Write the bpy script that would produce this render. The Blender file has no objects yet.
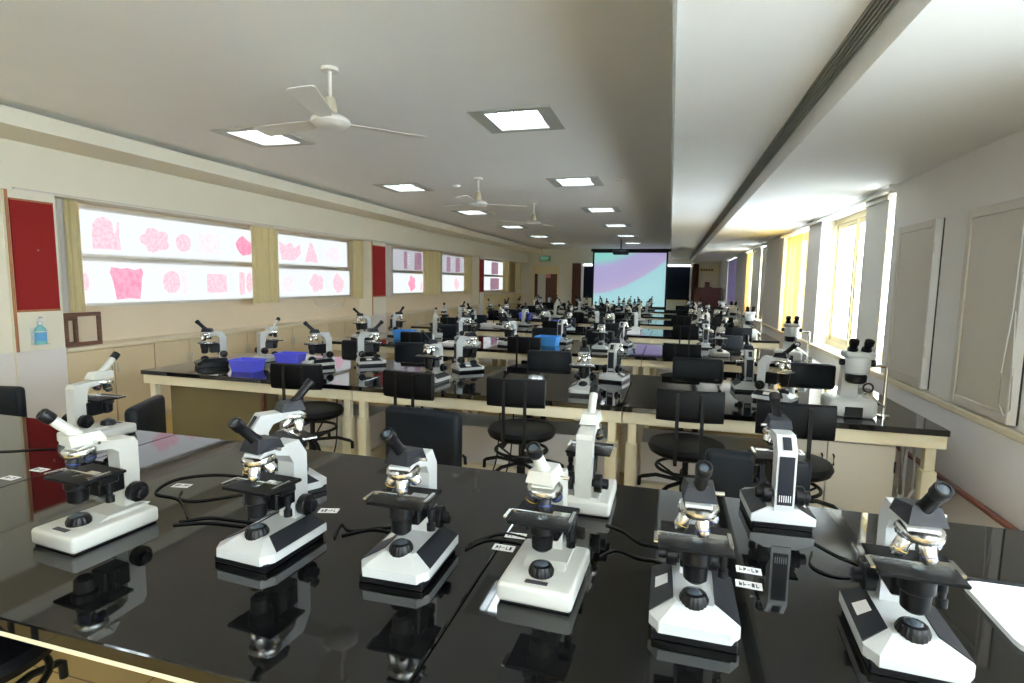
import bpy, bmesh, math, random
from mathutils import Vector, Matrix
PI = math.pi
random.seed(7)
scene = bpy.context.scene
COL = scene.collection

# ------------------------------------------------------------------ camera, world, exposure
cam = bpy.data.cameras.new('camera')
cam_o = bpy.data.objects.new('camera', cam)
COL.objects.link(cam_o)
cam.sensor_width = 36.0
cam.lens = 552.0 / 1024.0 * 36.0
cam.clip_start = 0.05
_r = Vector((0.96120003, 0.27541346, 0.01555376))
_d = Vector((0.04462319, -0.09959921, -0.99402654))
_f = Vector((-0.27221915, 0.9561524, -0.10802459))
m = Matrix.Identity(4)
for i in range(3):
    m[i][0] = _r[i]; m[i][1] = -_d[i]; m[i][2] = -_f[i]
m[0][3], m[1][3], m[2][3] = 0.0, 0.0, 1.5
cam_o.matrix_world = m
scene.camera = cam_o

world = bpy.data.worlds.new('world')
scene.world = world
world.use_nodes = True
bg = world.node_tree.nodes['Background']
bg.inputs[0].default_value = (0.80, 0.92, 1.0, 1)
bg.inputs[1].default_value = 11.0

vs = scene.view_settings
vs.view_transform = 'Standard'
vs.look = 'None'
vs.gamma = 1.0
vs.use_curve_mapping = False
vs.exposure = 0.82
scene.cycles.max_bounces = 14
scene.cycles.diffuse_bounces = 8
scene.cycles.transparent_max_bounces = 12
scene.cycles.use_denoising = True
LAMP = 9.0       # emission of the ceiling lamps
BOX = 0.55        # emission of the display light boxes

# ------------------------------------------------------------------ materials
MATS = {}
def mat(name, col, rough=0.5, metal=0.0, spec=0.5, noise=0.0, nscale=30.0, bump=0.0, bscale=200.0,
        emit=None, estr=0.0, trans=0.0, coat=0.0):
    if name in MATS: return MATS[name]
    M = bpy.data.materials.new(name); M.use_nodes = True
    nt = M.node_tree; p = nt.nodes['Principled BSDF']
    c = (col[0], col[1], col[2], 1)
    p.inputs['Base Color'].default_value = c
    p.inputs['Roughness'].default_value = rough
    p.inputs['Metallic'].default_value = metal
    p.inputs['Specular IOR Level'].default_value = spec
    p.inputs['Coat Weight'].default_value = coat
    if emit:
        p.inputs['Emission Color'].default_value = (*emit, 1)
        p.inputs['Emission Strength'].default_value = estr
    tc = nt.nodes.new('ShaderNodeTexCoord')
    if noise > 0:
        n = nt.nodes.new('ShaderNodeTexNoise'); n.inputs['Scale'].default_value = nscale; n.inputs['Detail'].default_value = 4
        mx = nt.nodes.new('ShaderNodeMix'); mx.data_type = 'RGBA'
        mx.inputs[6].default_value = tuple(max(0, v * (1 - noise)) for v in col) + (1,)
        mx.inputs[7].default_value = tuple(min(1, v * (1 + noise)) for v in col) + (1,)
        nt.links.new(tc.outputs['Object'], n.inputs['Vector'])
        nt.links.new(n.outputs['Fac'], mx.inputs[0]); nt.links.new(mx.outputs[2], p.inputs['Base Color'])
    if bump > 0:
        n2 = nt.nodes.new('ShaderNodeTexNoise'); n2.inputs['Scale'].default_value = bscale
        b = nt.nodes.new('ShaderNodeBump'); b.inputs['Strength'].default_value = bump; b.inputs['Distance'].default_value = 0.002
        nt.links.new(tc.outputs['Object'], n2.inputs['Vector'])
        nt.links.new(n2.outputs['Fac'], b.inputs['Height']); nt.links.new(b.outputs['Normal'], p.inputs['Normal'])
    if trans > 0:
        out = nt.nodes['Material Output']
        t = nt.nodes.new('ShaderNodeBsdfTranslucent'); t.inputs['Color'].default_value = c
        ms = nt.nodes.new('ShaderNodeMixShader'); ms.inputs[0].default_value = trans
        nt.links.new(p.outputs[0], ms.inputs[1]); nt.links.new(t.outputs[0], ms.inputs[2])
        nt.links.new(ms.outputs[0], out.inputs['Surface'])
    MATS[name] = M
    return M

def wood_mat(name, c1, c2, rough=0.4, scale=(2.0, 14.0, 14.0), plank=None):
    M = bpy.data.materials.new(name); M.use_nodes = True
    nt = M.node_tree; p = nt.nodes['Principled BSDF']; p.inputs['Roughness'].default_value = rough
    tc = nt.nodes.new('ShaderNodeTexCoord'); mp = nt.nodes.new('ShaderNodeMapping')
    mp.inputs['Scale'].default_value = scale
    n = nt.nodes.new('ShaderNodeTexNoise'); n.inputs['Scale'].default_value = 3; n.inputs['Detail'].default_value = 6; n.inputs['Distortion'].default_value = 1.2
    r = nt.nodes.new('ShaderNodeValToRGB')
    r.color_ramp.elements[0].color = (*c1, 1); r.color_ramp.elements[0].position = 0.35
    r.color_ramp.elements[1].color = (*c2, 1); r.color_ramp.elements[1].position = 0.65
    nt.links.new(tc.outputs['Object'], mp.inputs[0]); nt.links.new(mp.outputs[0], n.inputs['Vector'])
    nt.links.new(n.outputs['Fac'], r.inputs[0]); nt.links.new(r.outputs[0], p.inputs['Base Color'])
    return M

def glass_mat(name, tint=(1, 1, 1), gl=0.08):
    M = bpy.data.materials.new(name); M.use_nodes = True
    nt = M.node_tree; nt.nodes.remove(nt.nodes['Principled BSDF']); out = nt.nodes['Material Output']
    a = nt.nodes.new('ShaderNodeBsdfTransparent'); a.inputs[0].default_value = (*tint, 1)
    g = nt.nodes.new('ShaderNodeBsdfGlossy'); g.inputs['Roughness'].default_value = 0.02
    ms = nt.nodes.new('ShaderNodeMixShader'); ms.inputs[0].default_value = gl
    nt.links.new(a.outputs[0], ms.inputs[1]); nt.links.new(g.outputs[0], ms.inputs[2])
    nt.links.new(ms.outputs[0], out.inputs['Surface'])
    return M

def emit_mat(name, c1, s, c2=None, scale=20.0):
    M = bpy.data.materials.new(name); M.use_nodes = True
    nt = M.node_tree; p = nt.nodes['Principled BSDF']
    p.inputs['Base Color'].default_value = (0.05, 0.05, 0.05, 1); p.inputs['Roughness'].default_value = 0.4
    p.inputs['Emission Strength'].default_value = s
    p.inputs['Emission Color'].default_value = (*c1, 1)
    if c2:
        tc = nt.nodes.new('ShaderNodeTexCoord'); n = nt.nodes.new('ShaderNodeTexNoise')
        n.inputs['Scale'].default_value = scale; n.inputs['Detail'].default_value = 5
        r = nt.nodes.new('ShaderNodeValToRGB')
        r.color_ramp.elements[0].position = 0.38; r.color_ramp.elements[0].color = (*c1, 1)
        r.color_ramp.elements[1].position = 0.62; r.color_ramp.elements[1].color = (*c2, 1)
        nt.links.new(tc.outputs['Object'], n.inputs['Vector']); nt.links.new(n.outputs['Fac'], r.inputs[0])
        nt.links.new(r.outputs[0], p.inputs['Emission Color'])
    return M

CEIL = mat('ceiling_paint', (0.88, 0.90, 0.90), 0.85, noise=0.02, nscale=3, bump=0.05)
WALL = mat('wall_cream', (0.80, 0.77, 0.65), 0.8, noise=0.03, nscale=4, bump=0.05)
WALLP = mat('wall_pinkish', (0.78, 0.66, 0.50), 0.75, noise=0.04, nscale=3, bump=0.05)
WALLR = mat('wall_grey_white', (0.74, 0.72, 0.69), 0.8, noise=0.03, nscale=4, bump=0.05)
DADO = mat('dado_white', (0.74, 0.72, 0.72), 0.45, noise=0.02, nscale=3)
TRIMW = mat('trim_wood', (0.42, 0.18, 0.07), 0.5, noise=0.2)
RED = mat('red_felt', (0.30, 0.012, 0.012), 0.9, noise=0.15, nscale=200, bump=0.3, bscale=400)
DARK = mat('dark_slot', (0.03, 0.03, 0.028), 0.8)
LAM = mat('beige_laminate', (0.66, 0.55, 0.36), 0.45, noise=0.05, nscale=6)
LAMG = mat('grey_beige_laminate', (0.60, 0.56, 0.48), 0.45, noise=0.03, nscale=6)
LEDGE = mat('ledge_laminate', (0.74, 0.66, 0.50), 0.35, noise=0.04, nscale=8)
FRAMEC = mat('bench_cream_paint', (0.78, 0.71, 0.52), 0.45, noise=0.03, nscale=10)
GRAN = mat('black_granite', (0.006, 0.006, 0.006), 0.035, spec=0.62, noise=0.5, nscale=250)
WHITEM = mat('scope_white', (0.53, 0.545, 0.545), 0.32, noise=0.02, nscale=20)
CREAMM = mat('scope_cream', (0.54, 0.54, 0.505), 0.34, noise=0.02, nscale=20)
PADM = mat('scope_dark_grey', (0.014, 0.016, 0.022), 0.4, spec=0.3, noise=0.1, nscale=60)
BLACKM = mat('scope_black', (0.006, 0.006, 0.007), 0.33, spec=0.3, noise=0.2, nscale=80)
SILV = mat('chrome', (0.78, 0.78, 0.76), 0.22, 1.0, noise=0.05)
LENS = mat('lens_glass', (0.06, 0.075, 0.09), 0.12, 0.0, 0.5)
STAGEM = mat('stage_black', (0.006, 0.006, 0.007), 0.5, spec=0.15, noise=0.2, nscale=80)
BLUER = mat('blue_ring', (0.02, 0.08, 0.5), 0.4)
YELR = mat('yellow_ring', (0.7, 0.45, 0.03), 0.4)
REDR = mat('red_ring', (0.6, 0.05, 0.04), 0.4)
STICK = mat('white_sticker', (0.80, 0.80, 0.80), 0.6, noise=0.02)
INK = mat('ink', (0.05, 0.05, 0.06), 0.7)
INKG = mat('ink_grey', (0.35, 0.33, 0.33), 0.7)
INKR = mat('ink_red', (0.6, 0.12, 0.1), 0.7)
RUB = mat('black_rubber', (0.007, 0.007, 0.007), 0.55, spec=0.2, noise=0.1)
FABRIC = mat('black_leatherette', (0.004, 0.004, 0.005), 0.45, spec=0.14, noise=0.2, nscale=40, bump=0.25, bscale=250)
LEATH = mat('navy_black_leather', (0.006, 0.009, 0.014), 0.40, spec=0.22, noise=0.15, nscale=30, bump=0.25, bscale=180)
METALB = mat('black_metal', (0.006, 0.006, 0.006), 0.45, 0.0, spec=0.25)
BLUEP = mat('violet_blue_plastic', (0.12, 0.13, 0.85), 0.35, noise=0.05)
BLUEL = mat('sky_blue_plastic', (0.07, 0.36, 0.90), 0.35, noise=0.05)
CURT = mat('cream_curtain', (0.78, 0.70, 0.42), 0.85, noise=0.06, nscale=12, trans=0.35)
CURTY = mat('yellow_curtain', (0.92, 0.77, 0.38), 0.85, noise=0.06, nscale=12, trans=0.65)
CURTG = mat('grey_blind', (0.64, 0.63, 0.59), 0.8, noise=0.03, nscale=12, trans=0.10)
CURTP = mat('lilac_curtain', (0.42, 0.38, 0.52), 0.85, noise=0.06, nscale=12, trans=0.2)
ALU = mat('aluminium', (0.62, 0.60, 0.55), 0.4, 0.6, noise=0.05)
WINF = mat('window_cream_paint', (0.84, 0.72, 0.42), 0.45, noise=0.04)
FANW = mat('fan_white', (0.78, 0.77, 0.73), 0.4, noise=0.02)
LGREY = mat('lamp_frame_grey', (0.50, 0.52, 0.49), 0.45, 0.0)
REFL = mat('lamp_reflector', (0.85, 0.86, 0.86), 0.25, 0.6)
LAMPE = emit_mat('lamp_tube', (0.82, 0.94, 1.0), LAMP)
BOXE = emit_mat('lightbox_white', (0.93, 0.98, 1.0), BOX)
BOXG = emit_mat('lightbox_dim', (0.70, 0.72, 0.78), 0.40)
PINK1 = emit_mat('print_pink', (0.95, 0.50, 0.62), 0.62, (0.95, 0.70, 0.78), 30)
PINK2 = emit_mat('print_strong_pink', (0.92, 0.26, 0.44), 0.62, (0.95, 0.42, 0.57), 22)
PINK3 = emit_mat('print_faint_pink', (0.95, 0.76, 0.82), 0.62, (0.93, 0.86, 0.90), 25)
PURP = emit_mat('print_purple', (0.42, 0.20, 0.34), 0.36, (0.60, 0.38, 0.50), 25)
PTXT = emit_mat('print_text', (0.84, 0.88, 0.92), 0.58)
BROWNW = wood_mat('brown_wood', (0.10, 0.035, 0.018), (0.17, 0.07, 0.035), 0.4)
REDW = wood_mat('red_brown_wood', (0.10, 0.018, 0.012), (0.16, 0.03, 0.02), 0.4)
BOARD = mat('blackboard', (0.006, 0.009, 0.018), 0.5, spec=0.15, noise=0.3, nscale=4)
STRIPE = emit_mat('tube_light', (0.9, 0.97, 1.0), 3.0)
EXITG = emit_mat('exit_green', (0.02, 0.16, 0.05), 0.2)
EXITW = emit_mat('exit_white', (0.5, 0.75, 0.6), 0.35)
PIPE = mat('red_oxide_pipe', (0.22, 0.06, 0.035), 0.45, noise=0.1)
PVC = mat('grey_pvc', (0.55, 0.55, 0.53), 0.4)
TEAL = mat('teal_gel', (0.25, 0.62, 0.66), 0.15, spec=0.8)
TEALL = mat('blue_label', (0.12, 0.40, 0.72), 0.5)
PLAST = mat('clear_white_plastic', (0.75, 0.78, 0.76), 0.2)
DOORW = mat('door_white', (0.70, 0.70, 0.62), 0.5)
CORD = mat('cord_white', (0.8, 0.8, 0.78), 0.5)
GLASS = glass_mat('window_glass')
PAPER = mat('paper_white', (0.82, 0.82, 0.80), 0.7, noise=0.02)
SHELFG = mat('shelf_olive', (0.22, 0.18, 0.09), 0.35, noise=0.3, nscale=5)

def floor_mat():
    M = bpy.data.materials.new('wood_floor'); M.use_nodes = True
    nt = M.node_tree; p = nt.nodes['Principled BSDF']; p.inputs['Roughness'].default_value = 0.3
    tc = nt.nodes.new('ShaderNodeTexCoord'); br = nt.nodes.new('ShaderNodeTexBrick')
    br.inputs['Scale'].default_value = 1.0; br.inputs['Brick Width'].default_value = 1.2; br.inputs['Row Height'].default_value = 0.14
    br.inputs['Mortar Size'].default_value = 0.003
    br.inputs['Color1'].default_value = (0.52, 0.34, 0.10, 1); br.inputs['Color2'].default_value = (0.60, 0.41, 0.14, 1)
    br.inputs['Mortar'].default_value = (0.2, 0.12, 0.04, 1)
    nt.links.new(tc.outputs['Object'], br.inputs['Vector']); nt.links.new(br.outputs['Color'], p.inputs['Base Color'])
    return M
FLOOR = floor_mat()

def screen_mat():
    M = bpy.data.materials.new('projected_picture'); M.use_nodes = True
    nt = M.node_tree; p = nt.nodes['Principled BSDF']; p.inputs['Base Color'].default_value = (0.4, 0.4, 0.4, 1); p.inputs['Roughness'].default_value = 0.9
    tc = nt.nodes.new('ShaderNodeTexCoord'); sp = nt.nodes.new('ShaderNodeSeparateXYZ')
    nt.links.new(tc.outputs['Generated'], sp.inputs[0])
    n = nt.nodes.new('ShaderNodeTexNoise'); n.inputs['Scale'].default_value = 2.5; n.inputs['Detail'].default_value = 3
    nt.links.new(tc.outputs['Generated'], n.inputs['Vector'])
    def mth(op, a, b):
        q = nt.nodes.new('ShaderNodeMath'); q.operation = op
        for i, v in ((0, a), (1, b)):
            if isinstance(v, (int, float)): q.inputs[i].default_value = v
            else: nt.links.new(v, q.inputs[i])
        return q.outputs[0]
    # band position: z - 0.55*x*x-ish, wobbled by noise
    x2 = mth('MULTIPLY', sp.outputs[0], sp.outputs[0])
    s = mth('SUBTRACT', sp.outputs[2], mth('MULTIPLY', x2, 0.55))
    s = mth('SUBTRACT', s, mth('MULTIPLY', sp.outputs[0], 0.08))
    s = mth('ADD', s, mth('MULTIPLY', mth('SUBTRACT', n.outputs['Fac'], 0.5), 0.12))
    r = nt.nodes.new('ShaderNodeValToRGB'); cr = r.color_ramp
    cr.elements[0].position = 0.0; cr.elements[0].color = (0.40, 0.76, 0.82, 1)
    cr.elements[1].position = 1.0; cr.elements[1].color = (0.22, 0.74, 0.66, 1)
    for pos, c in ((0.20, (0.36, 0.74, 0.80)), (0.26, (0.50, 0.42, 0.70)), (0.45, (0.44, 0.38, 0.70)), (0.72, (0.44, 0.40, 0.72)), (0.86, (0.26, 0.70, 0.66))):
        e = cr.elements.new(pos); e.color = (*c, 1)
    nt.links.new(s, r.inputs[0]); nt.links.new(r.outputs[0], p.inputs['Emission Color'])
    p.inputs['Emission Strength'].default_value = 0.46
    return M
SCREEN = screen_mat()

# ------------------------------------------------------------------ mesh helpers
class MB:
    def __init__(s): s.v = []; s.f = []
    def add(s, vs, fs, M=None):
        o = len(s.v)
        s.v += [tuple(M @ Vector(p)) if M else tuple(p) for p in vs]
        s.f += [tuple(i + o for i in f) for f in fs]
        return s
    def box(s, lo, hi, b=0.0, seg=1, M=None):
        lo = Vector(lo); hi = Vector(hi)
        if b <= 0:
            x0, y0, z0 = lo; x1, y1, z1 = hi
            vs = [(x0,y0,z0),(x1,y0,z0),(x1,y1,z0),(x0,y1,z0),(x0,y0,z1),(x1,y0,z1),(x1,y1,z1),(x0,y1,z1)]
            return s.add(vs, [(0,3,2,1),(4,5,6,7),(0,1,5,4),(1,2,6,5),(2,3,7,6),(3,0,4,7)], M)
        bm = bmesh.new(); bmesh.ops.create_cube(bm, size=1)
        for v in bm.verts:
            v.co = Vector((v.co.x * (hi.x - lo.x), v.co.y * (hi.y - lo.y), v.co.z * (hi.z - lo.z))) + (lo + hi) / 2
        bmesh.ops.bevel(bm, geom=bm.edges[:], offset=b, segments=seg, profile=0.5, affect='EDGES')
        return s.bm(bm, M)
    def bm(s, bm, M=None):
        bm.verts.ensure_lookup_table(); bm.verts.index_update()
        s.add([v.co.copy() for v in bm.verts], [tuple(v.index for v in f.verts) for f in bm.faces], M); bm.free(); return s
    def lathe(s, prof, o=(0,0,0), axis=(0,0,1), seg=20, a0=0.0, ribs=0.0):
        q = Vector((0,0,1)).rotation_difference(Vector(axis).normalized()).to_matrix()
        o = Vector(o); vs = []; fs = []
        n = len(prof)
        for (r, h) in prof:
            for k in range(seg):
                a = a0 + 2 * PI * k / seg
                rr = r * (1 - (ribs if k % 2 else 0))
                vs.append(o + q @ Vector((rr * math.cos(a), rr * math.sin(a), h)))
        for i in range(n - 1):
            for k in range(seg):
                k2 = (k + 1) % seg
                fs.append((i*seg+k, i*seg+k2, (i+1)*seg+k2, (i+1)*seg+k))
        fs.append(tuple(reversed(range(seg)))); fs.append(tuple((n-1)*seg+k for k in range(seg)))
        return s.add(vs, fs)
    def cyl(s, a, b, r, seg=12, r2=None):
        a = Vector(a); b = Vector(b); L = (b - a).length
        return s.lathe([(r, 0), (r2 if r2 is not None else r, L)], a, b - a, seg)
    def prism(s, poly, x0, x1, M=None):      # polygon in (y,z), extruded along x
        n = len(poly)
        vs = [(x0, p[0], p[1]) for p in poly] + [(x1, p[0], p[1]) for p in poly]
        fs = [tuple(reversed(range(n))), tuple(range(n, 2*n))]
        for i in range(n):
            j = (i + 1) % n; fs.append((i, j, n + j, n + i))
        return s.add(vs, fs, M)
    def tube(s, pts, r, seg=8):
        pts = [Vector(p) for p in pts]; n = len(pts); vs = []; fs = []
        up = Vector((0,0,1))
        for i, p in enumerate(pts):
            t = (pts[min(i+1, n-1)] - pts[max(i-1, 0)]).normalized()
            u = t.cross(up)
            if u.length < 1e-3: u = t.cross(Vector((1,0,0)))
            u.normalize(); w = u.cross(t)
            for k in range(seg):
                a = 2*PI*k/seg; vs.append(p + r*(math.cos(a)*u + math.sin(a)*w))
        for i in range(n-1):
            for k in range(seg):
                k2 = (k+1) % seg; fs.append((i*seg+k, i*seg+k2, (i+1)*seg+k2, (i+1)*seg+k))
        fs.append(tuple(reversed(range(seg)))); fs.append(tuple((n-1)*seg+k for k in range(seg)))
        return s.add(vs, fs)
    def torus(s, c, R, r, axis=(0,0,1), seg=24, ts=8):
        q = Vector((0,0,1)).rotation_difference(Vector(axis).normalized()).to_matrix(); c = Vector(c); vs = []; fs = []
        for i in range(seg):
            a = 2*PI*i/seg
            for k in range(ts):
                b = 2*PI*k/ts
                vs.append(c + q @ Vector(((R + r*math.cos(b))*math.cos(a), (R + r*math.cos(b))*math.sin(a), r*math.sin(b))))
        for i in range(seg):
            for k in range(ts):
                i2 = (i+1) % seg; k2 = (k+1) % ts
                fs.append((i*ts+k, i2*ts+k, i2*ts+k2, i*ts+k2))
        return s.add(vs, fs)
    def mesh(s, name, material, smooth=35):
        me = bpy.data.meshes.new(name); me.from_pydata(s.v, [], s.f)
        bm = bmesh.new(); bm.from_mesh(me); bmesh.ops.recalc_face_normals(bm, faces=bm.faces[:]); bm.to_mesh(me); bm.free()
        me.materials.append(material)
        if smooth:
            for p in me.polygons: p.use_smooth = True
            me.set_sharp_from_angle(angle=math.radians(smooth))
        me.update(); return me

def obj(name, me, parent=None, loc=(0,0,0), rot=(0,0,0)):
    o = bpy.data.objects.new(name, me); COL.objects.link(o)
    if parent: o.parent = parent
    o.location = loc; o.rotation_euler = rot
    return o
def tag(o, label=None, cat=None, group=None, kind=None):
    if label: o['label'] = label
    if cat: o['category'] = cat
    if group: o['group'] = group
    if kind: o['kind'] = kind
    return o
def thing(name, label, cat, loc=(0,0,0), rz=0.0, group=None):
    o = bpy.data.objects.new(name, None); COL.objects.link(o); o.empty_display_size = 0.1
    o.location = loc; o.rotation_euler = (0,0,rz)
    return tag(o, label, cat, group)
def struct(name, mb, m, parent=None, smooth=0):
    o = obj(name, mb.mesh(name, m, smooth), parent)
    if not parent: o['kind'] = 'structure'
    return o
def bxo(name, lo, hi, m, parent=None, b=0.0):
    return obj(name, MB().box(lo, hi, b).mesh(name, m, 0 if b <= 0 else 35), parent)
ORD = ['first','second','third','fourth','fifth','sixth','seventh','eighth','ninth','tenth','eleventh','twelfth','thirteenth']

# ------------------------------------------------------------------ room shell
T = 0.78                      # bench height
XL, XR, YF, YN = -5.2, 1.6, 20.3, -3.0
ZC = 2.74
XRB = -5.46                   # back of the left window recess
fl = MB().box((XRB - 0.3, YN, -0.1), (XR + 0.5, YF + 0.3, 0.0)); struct('floor', fl, FLOOR)
# main ceiling with openings for the lamps
LX = [-3.52, -1.19]; LY = [-1.15, 1.55, 4.26, 6.95, 9.63, 12.28, 14.93, 17.6]
LW, LD = 0.30, 0.29
hx = sorted([v for x in LX for v in (x - LW, x + LW)]); hy = sorted([v for y in LY for v in (y - LD, y + LD)])
xs = [-4.92] + hx + [-0.02]; ys = [YN] + hy + [YF]
cb = MB()
for i in range(len(xs) - 1):
    for j in range(len(ys) - 1):
        if i % 2 == 1 and j % 2 == 1: continue
        cb.box((xs[i], ys[j], ZC), (xs[i+1], ys[j+1], ZC + 0.02))
struct('ceiling', cb, CEIL)
cap = MB().box((XRB - 0.3, YN, ZC + 0.16), (XR + 0.5, YF + 0.3, ZC + 0.22)); struct('ceiling_slab', cap, DARK)
bm_ = MB().box((-0.02, YN, 2.378), (0.555, YF, ZC + 0.16)); struct('ceiling_beam', bm_, CEIL)
bm2 = MB().box((0.555, YN, 2.45), (0.64, YF, ZC + 0.16)); struct('ceiling_duct', bm2, DARK)
bm3 = MB().box((0.64, YN, 2.27), (XR + 0.5, YF, ZC + 0.16)); struct('ceiling_soffit', bm3, CEIL)
struct('beam_shadow_strip', MB().box((-0.034, YN, 2.365), (-0.02, YF, ZC)), LGREY)  # grey strip put in for the shadow line at the beam edge
# left cornice
co = MB().box((-4.92, YN, 2.575), (-4.656, YF, 2.70)).box((XL - 0.6, YN, 2.575), (-4.92, YF, ZC + 0.16)); struct('trim_1', co, WALL)
# left wall: fascia above the recess, recess back, below ledge
wl = MB().box((XRB - 0.2, YN, 0), (XRB, YF, 2.18))
struct('wall_left', wl, WALLP)
wf = MB().box((XRB - 0.2, YN, 2.18), (XL + 0.012, YF, 2.575)); struct('wall_left_fascia', wf, WALL)
# far and near walls
WZ0, WZ1 = 0.84, 2.235
ADDED_OPEN = [(-1.2, 0.1)]  # opening for the added window behind the camera
struct('wall_far', MB().box((XRB - 0.3, YF, 0), (XR + 0.5, YF + 0.15, ZC + 0.16)), WALL)
wn = MB().box((XRB - 0.3, YN - 0.15, 0), (XR + 0.5, YN, WZ0)).box((XRB - 0.3, YN - 0.15, WZ1), (XR + 0.5, YN, ZC + 0.16))
_x = XRB - 0.3
for a, b in ADDED_OPEN:
    wn.box((_x, YN - 0.15, WZ0), (a, YN, WZ1)); _x = b
wn.box((_x, YN - 0.15, WZ0), (XR + 0.5, YN, WZ1))
struct('wall_near', wn, WALL)
# right wall with window openings
OPEN = [(-2.6, 1.7), (4.88, 9.2), (10.75, 13.4), (15.3, 17.6)]  # first opening belongs to the added, out-of-view window
wr = MB(); XO = XR + 0.34
wr.box((XR, YN, 0), (XO, YF, WZ0)).box((XR, YN, WZ1), (XO, YF, 2.27))
yy = YN
for a, b in OPEN:
    wr.box((XR, yy, WZ0), (XO, a, WZ1)); yy = b
wr.box((XR, yy, WZ0), (XO, YF, WZ1))
struct('wall_right', wr, WALLR)
struct('trim_2', MB().box((XR - 0.035, YN, 0.80), (XR, YF, 0.842), 0.006), LEDGE, smooth=35)   # sill strip
struct('wall_right_dado', MB().box((XR - 0.006, YN, 0.10), (XR, YF, 0.80)), mat('dado_lavender', (0.86, 0.86, 0.90), 0.6, noise=0.02, nscale=3))
struct('baseboard_right', MB().box((XR - 0.015, YN, 0), (XR, YF, 0.10)), DADO)

# linear air grille in the ceiling
g = thing('air_grille', 'long dark linear air conditioning grille in the ceiling beam', 'grille', (0.5975, 0, 2.378))
for k in range(6):
    xk = -0.036 + k * 0.0144
    obj('grille_slat', MB().box((xk - 0.0022, YN, 0.0), (xk + 0.0022, YF - 0.05, 0.03)).mesh('grille_slat', LGREY, 0), g)
for k in range(24):
    obj('grille_bar', MB().box((-0.0415, YN + 0.5 + k * 0.95, 0.012), (0.0415, YN + 0.512 + k * 0.95, 0.034)).mesh('grille_bar', METALB, 0), g)

# pillars on the left wall with red pin boards
def pillar(y0, y1, n):
    p = struct('pillar', MB().box((XRB, y0, 0), (XL, y1, 2.18)), WALL)
    struct('dado_panel', MB().box((XL, y0, 0), (XL + 0.006, y1, 0.85)), DADO, p)
    struct('edge_strip', MB().box((XL, y0 + 0.002, 0.85), (XL + 0.01, y0 + 0.022, 2.18)), TRIMW, p)
    who = ['nearest the camera beside the sanitizer bottle', 'between the first and second display windows', 'far down the left wall'][n]
    t = thing('pin_board', 'tall red felt pin board on the pillar ' + who, 'pin board', (XL, (y0 + y1) / 2, 1.2))
    hw = (y1 - y0) / 2 - 0.03
    obj('felt', MB().box((0, -hw, 0), (0.014, hw, 0.9)).mesh('felt', RED, 0), t)
    obj('board_edge', MB().box((0, -hw, 0.9), (0.018, hw, 0.915)).mesh('board_edge', TRIMW, 0), t)
    obj('board_edge', MB().box((0, -hw, -0.018), (0.018, hw, 0.0)).mesh('board_edge', TRIMW, 0), t)
    if n == 0: obj('pin', MB().lathe([(0.006, 0), (0.004, 0.008)], (0.014, 0.02, 0.5), (1, 0, 0), 8).mesh('pin', STICK), t)
pillar(3.24, 3.63, 0); pillar(8.95, 9.46, 1); pillar(14.78, 15.2, 2)
struct('wall_left_return', MB().box((XRB, YN, 0), (XL - 0.03, 3.24, 2.18)), WALL)
struct('wall_left_dado', MB().box((XL - 0.03, YN, 0), (XL - 0.024, 3.24, 0.85)), DADO)

# ------------------------------------------------------------------ ledge and cabinets below the display windows
BAYS = [(3.63, 8.95), (9.46, 14.78)]
for n, (a, b) in enumerate(BAYS):
    bay = ['near', 'middle'][n]
    o = obj('ledge', MB().box((XRB, a, 0.805), (XL + 0.02, b, 0.84), 0.004).mesh('ledge', LEDGE)); tag(o, 'long beige laminate ledge under the %s pair of display windows' % bay, 'ledge')
    N = 6; w = (b - a) / N
    for k in range(N):
        y0 = a + k * w + 0.003; y1 = a + (k + 1) * w - 0.003
        t = thing('cabinet', 'beige low cabinet under the %s ledge, %s from the near pillar' % (bay, ORD[k]), 'cabinet', (XL, y0, 0), 0, 'low cabinets under the ledges')
        W = y1 - y0
        obj('body', MB().box((-0.25, 0, 0), (-0.02, W, 0.803)).mesh('body', LAM, 0), t)
        for q in range(2):
            d = obj('door', MB().box((-0.02, q * W / 2 + 0.004, 0.06), (0, (q + 1) * W / 2 - 0.004, 0.795), 0.002).mesh('door', LAM), t)
            yh = W / 2 + (-0.03 if q == 0 else 0.03)
            obj('handle', MB().box((0, yh - 0.006, 0.55), (0.018, yh + 0.006, 0.65), 0.003).mesh('handle', ALU), d)

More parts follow.
